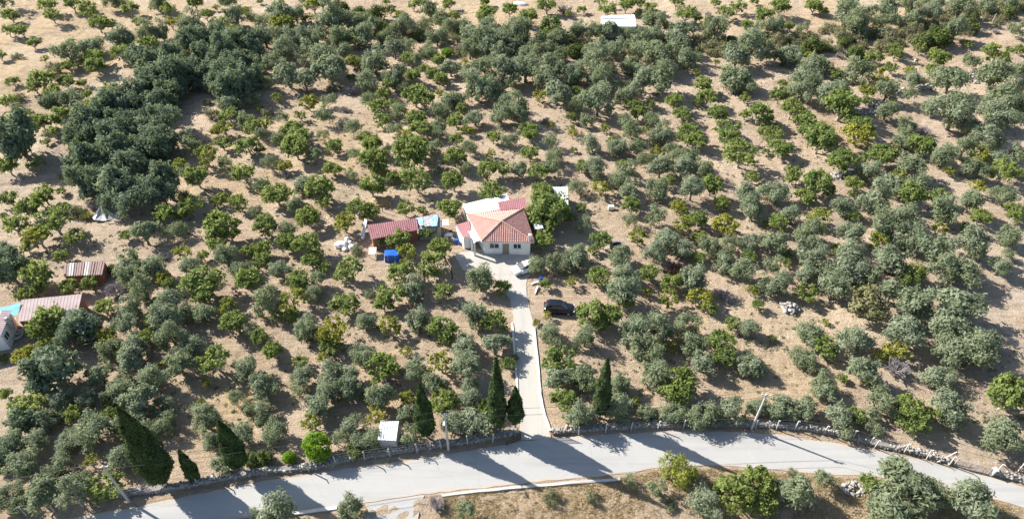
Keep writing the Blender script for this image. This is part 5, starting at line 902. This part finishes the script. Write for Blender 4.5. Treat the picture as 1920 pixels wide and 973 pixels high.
# cypresses: label, base, height, max width, bare trunk
CYP = [('tallest leaning cypress on the left behind the stone wall', 'left tall cypress', -38.83, 40.18, 14.2, 3.3, 1.2), ('broad cypress left of the clipped evergreen shrub behind the wall', 'broad left cypress', -30.73, 41.78, 9.7, 2.4, 1.4), ('small slim cypress between the two left cypresses', 'small left cypress', -35.61, 40.57, 6.0, 1.4, 0.3),
       ('slender cypress beside the small corrugated shed', 'shed cypress', -10.08, 46.15, 10.2, 2.15, 1.0), ('tallest slender cypress just left of the driveway', 'driveway tall cypress', -1.72, 46.96, 13.6, 2.0, 1.3), ('short plump cypress at the driveway gate', 'short gate cypress', 0.38, 47.26, 8.2, 1.9, 1.8), ('slender cypress right of the driveway behind olives', 'right cypress', 10.66, 48.94, 11.2, 1.9, 1.0)]
def cypress(label, lm, x, y, h, w, tr):
    n = int(2200+h*w*210); t = rng.uniform(0, 1, n)**0.8; prof = np.interp(t, [0, 0.05, 0.16, 0.35, 0.6, 0.85, 1], [0.35, 0.72, 0.97, 1.0, 0.72, 0.34, 0.03])
    a = rng.uniform(0, 6.283, n); ph = rng.uniform(0, 6.28)
    lum = 1+0.10*np.sin(a*3+t*14+ph)+0.08*np.sin(a*5-t*23)
    r = w/2*prof*lum*rng.uniform(0.80, 1.05, n); z = tr+t*(h-tr)
    Cn = np.stack([r*np.cos(a), r*np.sin(a), z], 1); N = np.stack([np.cos(a), np.sin(a), np.full(n, 0.25)], 1)+0.5*rng.normal(size=(n, 3))
    V, Fq, at = cards(Cn, N, rng.uniform(0.10, 0.26, n), rng.uniform(0.05, 0.10, n), np.clip(0.5+0.35*np.sin(a*3+t*14+ph)+rng.normal(0, 0.3, n), 0, 1), np.stack([np.cos(a)*.5, np.sin(a)*.5, np.ones(n)], 1))
    kr, kz = 10, np.linspace(0.02, 0.97, 14); pr = w/2*0.80*np.interp(kz, [0, 0.05, 0.16, 0.35, 0.6, 0.85, 1], [0.35, 0.72, 0.97, 1.0, 0.72, 0.34, 0.03])
    core = np.array([(p*math.cos(q*6.2832/kr), p*math.sin(q*6.2832/kr), tr+zz*(h-tr)) for p, zz in zip(pr, kz) for q in range(kr)])
    cf = np.array([(i*kr+q, i*kr+(q+1) % kr, (i+1)*kr+(q+1) % kr, (i+1)*kr+q) for i in range(13) for q in range(kr)])
    Fq = np.concatenate([Fq, cf+len(V)]); V = np.concatenate([V, core]); at = np.concatenate([at, np.zeros(len(cf))])
    e = empty('cypress_tree', zt(x, y)); tag(e, label, 'cypress', 'cypresses behind the roadside wall')
    link(bpy.data.objects.new('crown', npmesh('crown', V, Fq, M_cyp, at)), e)
    MB().bar((0, 0, -0.3), (0, 0, tr+0.6), 0.16, 0.13, 8).bar((0, 0, tr+0.6), (0, 0, h*0.8), 0.13, 0.03, 6).build('trunk', M_figbark, e); landmark(lm, x, y)
for c in CYP: cypress(*c)
PLACED = []                                           # (code, x, y, W) of the individuals
MASS = {}
for code, l in TREES.items():
    lim = LIMIT.get(code, 999)
    for i, (x, y, W) in enumerate(l):
        (PLACED if i < lim else MASS.setdefault(code, [])).append((code, x, y, W))
# unique trees become landmarks for the labels of the rest
for code, ph in (('R', 'reddish bush'), ('V', 'brownish olive'), ('L', 'light green shrub'), ('W', 'farmhouse shade tree')):
    landmark(ph, *TREES[code][0][:2])
landmark('bright green bush', *TREES['G'][0][:2])
for ph, px, py in (('far left corner', -132.58, 177.24), ('far right corner', 131.8, 177.13), ('left edge midpoint', -78.75, 78.8), ('right edge midpoint', 78.26, 78.31), ('lower left corner', -55.36, 37.36), ('lower right corner', 55.08, 37.37)): landmark(ph, px, py)
SECT = ['on its right', 'behind to its right', 'straight behind it', 'behind to its left', 'on its left', 'before to its left', 'straight before it', 'before to its right']
def label_all():
    """each tree: the landmark seen from which it comes first (or nearly so) among its kind in one direction"""
    by = {}
    for i, (code, x, y, W) in enumerate(PLACED): by.setdefault(code, []).append(i)
    labels = {}
    for code, ids in by.items():
        best = {}
        for ph, lx, ly in LANDMARKS:
            buckets = {}
            for i in ids:
                _, x, y, W = PLACED[i]; d = math.hypot(x-lx, y-ly)
                if d < 0.3: continue
                buckets.setdefault(int(((math.degrees(math.atan2(y-ly, x-lx))+22.5) % 360)//45), []).append((d, i))
            for s, l in buckets.items():
                l.sort()
                for r, (d, i) in enumerate(l):
                    sc = r*14+d
                    if i not in best or sc < best[i][0]: best[i] = (sc, ph, s, r)
        ws = sorted(PLACED[i][3] for i in ids); q1, q3 = ws[len(ws)//4], ws[3*len(ws)//4]
        for i in ids:
            W = PLACED[i][3]; adj = 'small' if W <= q1 else 'large' if W >= q3 else 'medium'
            base = KIND[code][1][0]
            if len(ids) == 1: labels[i] = None; continue
            _, ph, s, r = best[i]
            near = 'nearest' if r == 0 else (ORD[r]+' nearest' if r < len(ORD) else 'farther')
            labels[i] = '%s %s, %s to the %s %s' % (adj, base, near, ph, SECT[s])
    return labels
LAB = label_all()
SINGLE = {'A': 'small orange leaved bush between two round olives on the right slope', 'R': 'reddish leafless bush on the slope between olives right of the farmhouse', 'V': 'broad brownish olive tree at the right beside the straw patch', 'L': 'feathery light green shrub on the lower road edge'}
GL = ['bright green dome shaped bush behind the roadside stone wall', 'small bright green clipped bush beside the larger dome shaped one', 'small bright green round bush in the scrub band below the dark figs', 'tiny bright green bush among silvery olives in the far band']
gi = 0
for i, (code, x, y, W) in enumerate(PLACED):
    name, _, cat, grp, var = KIND[code]
    lab = LAB[i] or SINGLE.get(code)
    if code == 'G': lab = GL[min(gi, 3)]; gi += 1
    s = W/2*{'O': 1.06, 'D': 1.16, 'F': 1.14, 'Y': 1.15, 'S': 1.2, 'W': 1.12}.get(code, 1.05); sx = s*rnd.uniform(0.92, 1.08); sy = s*rnd.uniform(0.92, 1.08)
    hz = s*rnd.uniform(0.88, 1.22)*{'W': 1.2, 'D': 1.15, 'F': 1.18, 'Y': 1.2, 'O': 1.06}.get(code, 1.05)
    v = var[rnd.randrange(len(var))]
    rot = rnd.uniform(0, 6.283); z = terrain(x, y)
    if isinstance(v, tuple) and v[1] is not None:
        e = empty(name, (x, y, z), rot); e.scale = (sx, sy, hz); e.rotation_euler = (R(rnd.uniform(-4, 4)), R(rnd.uniform(-4, 4)), rot)
        link(bpy.data.objects.new('crown', v[0]), e); link(bpy.data.objects.new('trunk', v[1]), e)
    else:
        me = v[0] if isinstance(v, tuple) else v
        e = link(bpy.data.objects.new(name, me)); e.location = (x, y, z); e.scale = (sx, sy, hz); e.rotation_euler = (0, 0, rot)
    tag(e, lab, cat, grp)
# the many far trees past the three hundred nearest of their kind: one mass for each kind
def mass(name, items, var, label, cat):
    Vs, Fs, As, o = [], [], [], 0; mats = var[0][0].materials[0]
    data = []
    for me, tr in var:
        n = len(me.vertices); co = np.empty(n*3, np.float32); me.vertices.foreach_get('co', co); a = np.empty(len(me.polygons), np.float32); me.attributes['leaf'].data.foreach_get('value', a); data.append((co.reshape(-1, 3), a))
    for (_, x, y, W) in items:
        co, a = data[rnd.randrange(len(data))]; t = rnd.uniform(0, 6.283); c, s = math.cos(t), math.sin(t); S = W/2*1.14
        V = np.stack([(co[:, 0]*c-co[:, 1]*s)*S+x, (co[:, 0]*s+co[:, 1]*c)*S+y, co[:, 2]*S*rnd.uniform(1.0, 1.25)+terrain(x, y)], 1)
        Vs.append(V); Fs.append(np.arange(len(V)).reshape(-1, 4)+o); o += len(V); As.append(np.clip(a+rnd.uniform(-.2, .2), 0, 1))
    ob = link(bpy.data.objects.new(name, npmesh(name, np.concatenate(Vs), np.concatenate(Fs), mats, np.concatenate(As)))); tag(ob, label, cat, None, 'stuff')
if 'O' in MASS: mass('far_olives', MASS['O'], OLIVES_LOW, 'many small far silvery olives across the upper slopes', 'olive trees')
if 'F' in MASS: mass('far_figs', MASS['F'], FIGS_LOW, 'many small far fig trees across the upper fields', 'fig trees')
# low scrub that closes the gaps along the gully band at the far side of the orchards
def scrub_cover():
    P = [Vector((*p, 0)) for p in ((-76.68, 146.28), (-59.57, 151.15), (-43.42, 157.07), (-25.79, 158.94), (-7.52, 153.25), (11.23, 151.92), (27.69, 153.45), (42.4, 151.55), (57.26, 151.26), (70.7, 154.42), (84.49, 157.28), (97.74, 158.86), (110.81, 164.45), (125.11, 173.5), (138.12, 179.47))]
    items = []
    for a, b in zip(P, P[1:]):
        L = (b-a).length; d = (b-a)/L; nrm = Vector((-d.y, d.x, 0))
        for _ in range(int(L*1.7)):
            p = a+d*rnd.random()*L+nrm*rnd.gauss(0, 3.0); items.append(('S', p.x, p.y, rnd.uniform(1.3, 3.0)))
    mass('scrub_cover', items, SCRUBS_LOW, 'band of low grey-green scrub filling the gully beyond the orchards', 'scrub')
SCRUBS_LOW = variants(5, lambda i: (lobed_crown('scrub', M_scrub, 12, 42, 0.98, 0.5, 0.36, (0.22, 0.40), (0.10, 0.19), (0.03, 0.055), 0.15)[0], None))
scrub_cover()
# ------------------------------------------------------------------ dry grass and litter
def tufts():
    n = 60000; x = rng.uniform(-75, 80, n); y = 30+rng.uniform(0, 1, n)**1.6*110; xb = rng.uniform(-12, 60, 26000); x = np.concatenate([x, xb]); y = np.concatenate([y, np.interp(xb, [p[0] for p in ROAD_LOW], [p[1] for p in ROAD_LOW])-0.3-rng.uniform(0, 1, 26000)**1.3*11]); n = len(x)
    f = np.sin(x*0.35+np.sin(y*0.3)*2)+np.sin(y*0.42+x*0.11)+rng.normal(0, 0.7, n)
    yu = np.interp(x, [p[0] for p in ROAD_UP], [p[1] for p in ROAD_UP]); yl = np.interp(x, [p[0] for p in ROAD_LOW], [p[1] for p in ROAD_LOW])
    bank = (y < yl-0.4) & (y > yl-14)
    keep = ((y > yu+0.8) & (f > 0.75)) | (bank & (f > -1.2))
    for fx, fy, r in FLATS: keep &= np.hypot(x-fx, y-fy) > r*0.55
    dx = np.interp(y, [46, 60, 66, 75], [2.2, 1.6, 1.2, 0.5]); keep &= ~((np.abs(x-dx) < 2.6) & (y < 80) & (y > 44))
    keep &= ~((x > -15.5) & (x < -8) & (y < 40.5))
    x, y, bank = x[keep], y[keep], bank[keep]; n = len(x)
    # more on the bank below the road
    z = np.array([terrain(a, b) for a, b in zip(x, y)])
    Cs = np.repeat(np.stack([x, y, z], 1), 5, 0); m = len(Cs)
    sz = np.repeat(np.where(bank, rng.uniform(0.10, 0.26, n), rng.uniform(0.07, 0.18, n)), 5)
    Cs[:, :2] += rng.normal(0, 1, (m, 2))*sz[:, None]*0.45
    az = rng.uniform(0, 6.283, m); u = np.stack([np.cos(az), np.sin(az), np.zeros(m)], 1)
    lean = np.stack([rng.normal(0, 0.5, m), rng.normal(0, 0.5, m), np.ones(m)], 1)
    b0 = Cs+u*sz[:, None]*0.16; b1 = Cs-u*sz[:, None]*0.16; tp = Cs+lean*sz[:, None]*0.9
    V = np.stack([b0, b1, tp], 1).reshape(-1, 3)
    o = link(bpy.data.objects.new('dry_grass', npmesh('dry_grass', V, np.arange(m*3).reshape(-1, 3), M_straw, rng.uniform(0, 1, m))))
    tag(o, 'tufts of dry straw grass over the orchard soil and road banks', 'grass', None, 'stuff')
tufts()
def weeds():
    n = 9000; x = rng.uniform(-75, 80, n); y = 48+rng.uniform(0, 1, n)**1.3*95
    f = np.sin(x*0.21+1+np.sin(y*0.19)*2)+np.sin(y*0.3-x*0.13)+rng.normal(0, 0.5, n)
    yu = np.interp(x, [p[0] for p in ROAD_UP], [p[1] for p in ROAD_UP]); keep = (y > yu+1.5) & (f > 0.1)
    for fx, fy, r in FLATS: keep &= np.hypot(x-fx, y-fy) > r*0.7
    x, y = x[keep], y[keep]; n = len(x); z = np.array([terrain(a, b) for a, b in zip(x, y)])
    k = 14; R_ = np.repeat(rng.uniform(0.15, 0.42, n), k); m = n*k; u = unit(m); u[:, 2] = np.abs(u[:, 2])*0.8
    Cn = np.repeat(np.stack([x, y, z], 1), k, 0)+u*R_[:, None]*rng.uniform(0.3, 1, (m, 1))
    V, Fq, at = cards(Cn, u+0.6*rng.normal(size=(m, 3))+np.array([0, 0, .5]), R_*rng.uniform(0.25, 0.5, m), R_*rng.uniform(0.12, 0.25, m), rng.uniform(0, 1, m))
    tag(link(bpy.data.objects.new('low_weeds', npmesh('low_weeds', V, Fq, M_scrub, at))), 'small green weeds sprouting between the orchard trees', 'weeds', None, 'stuff')
weeds()
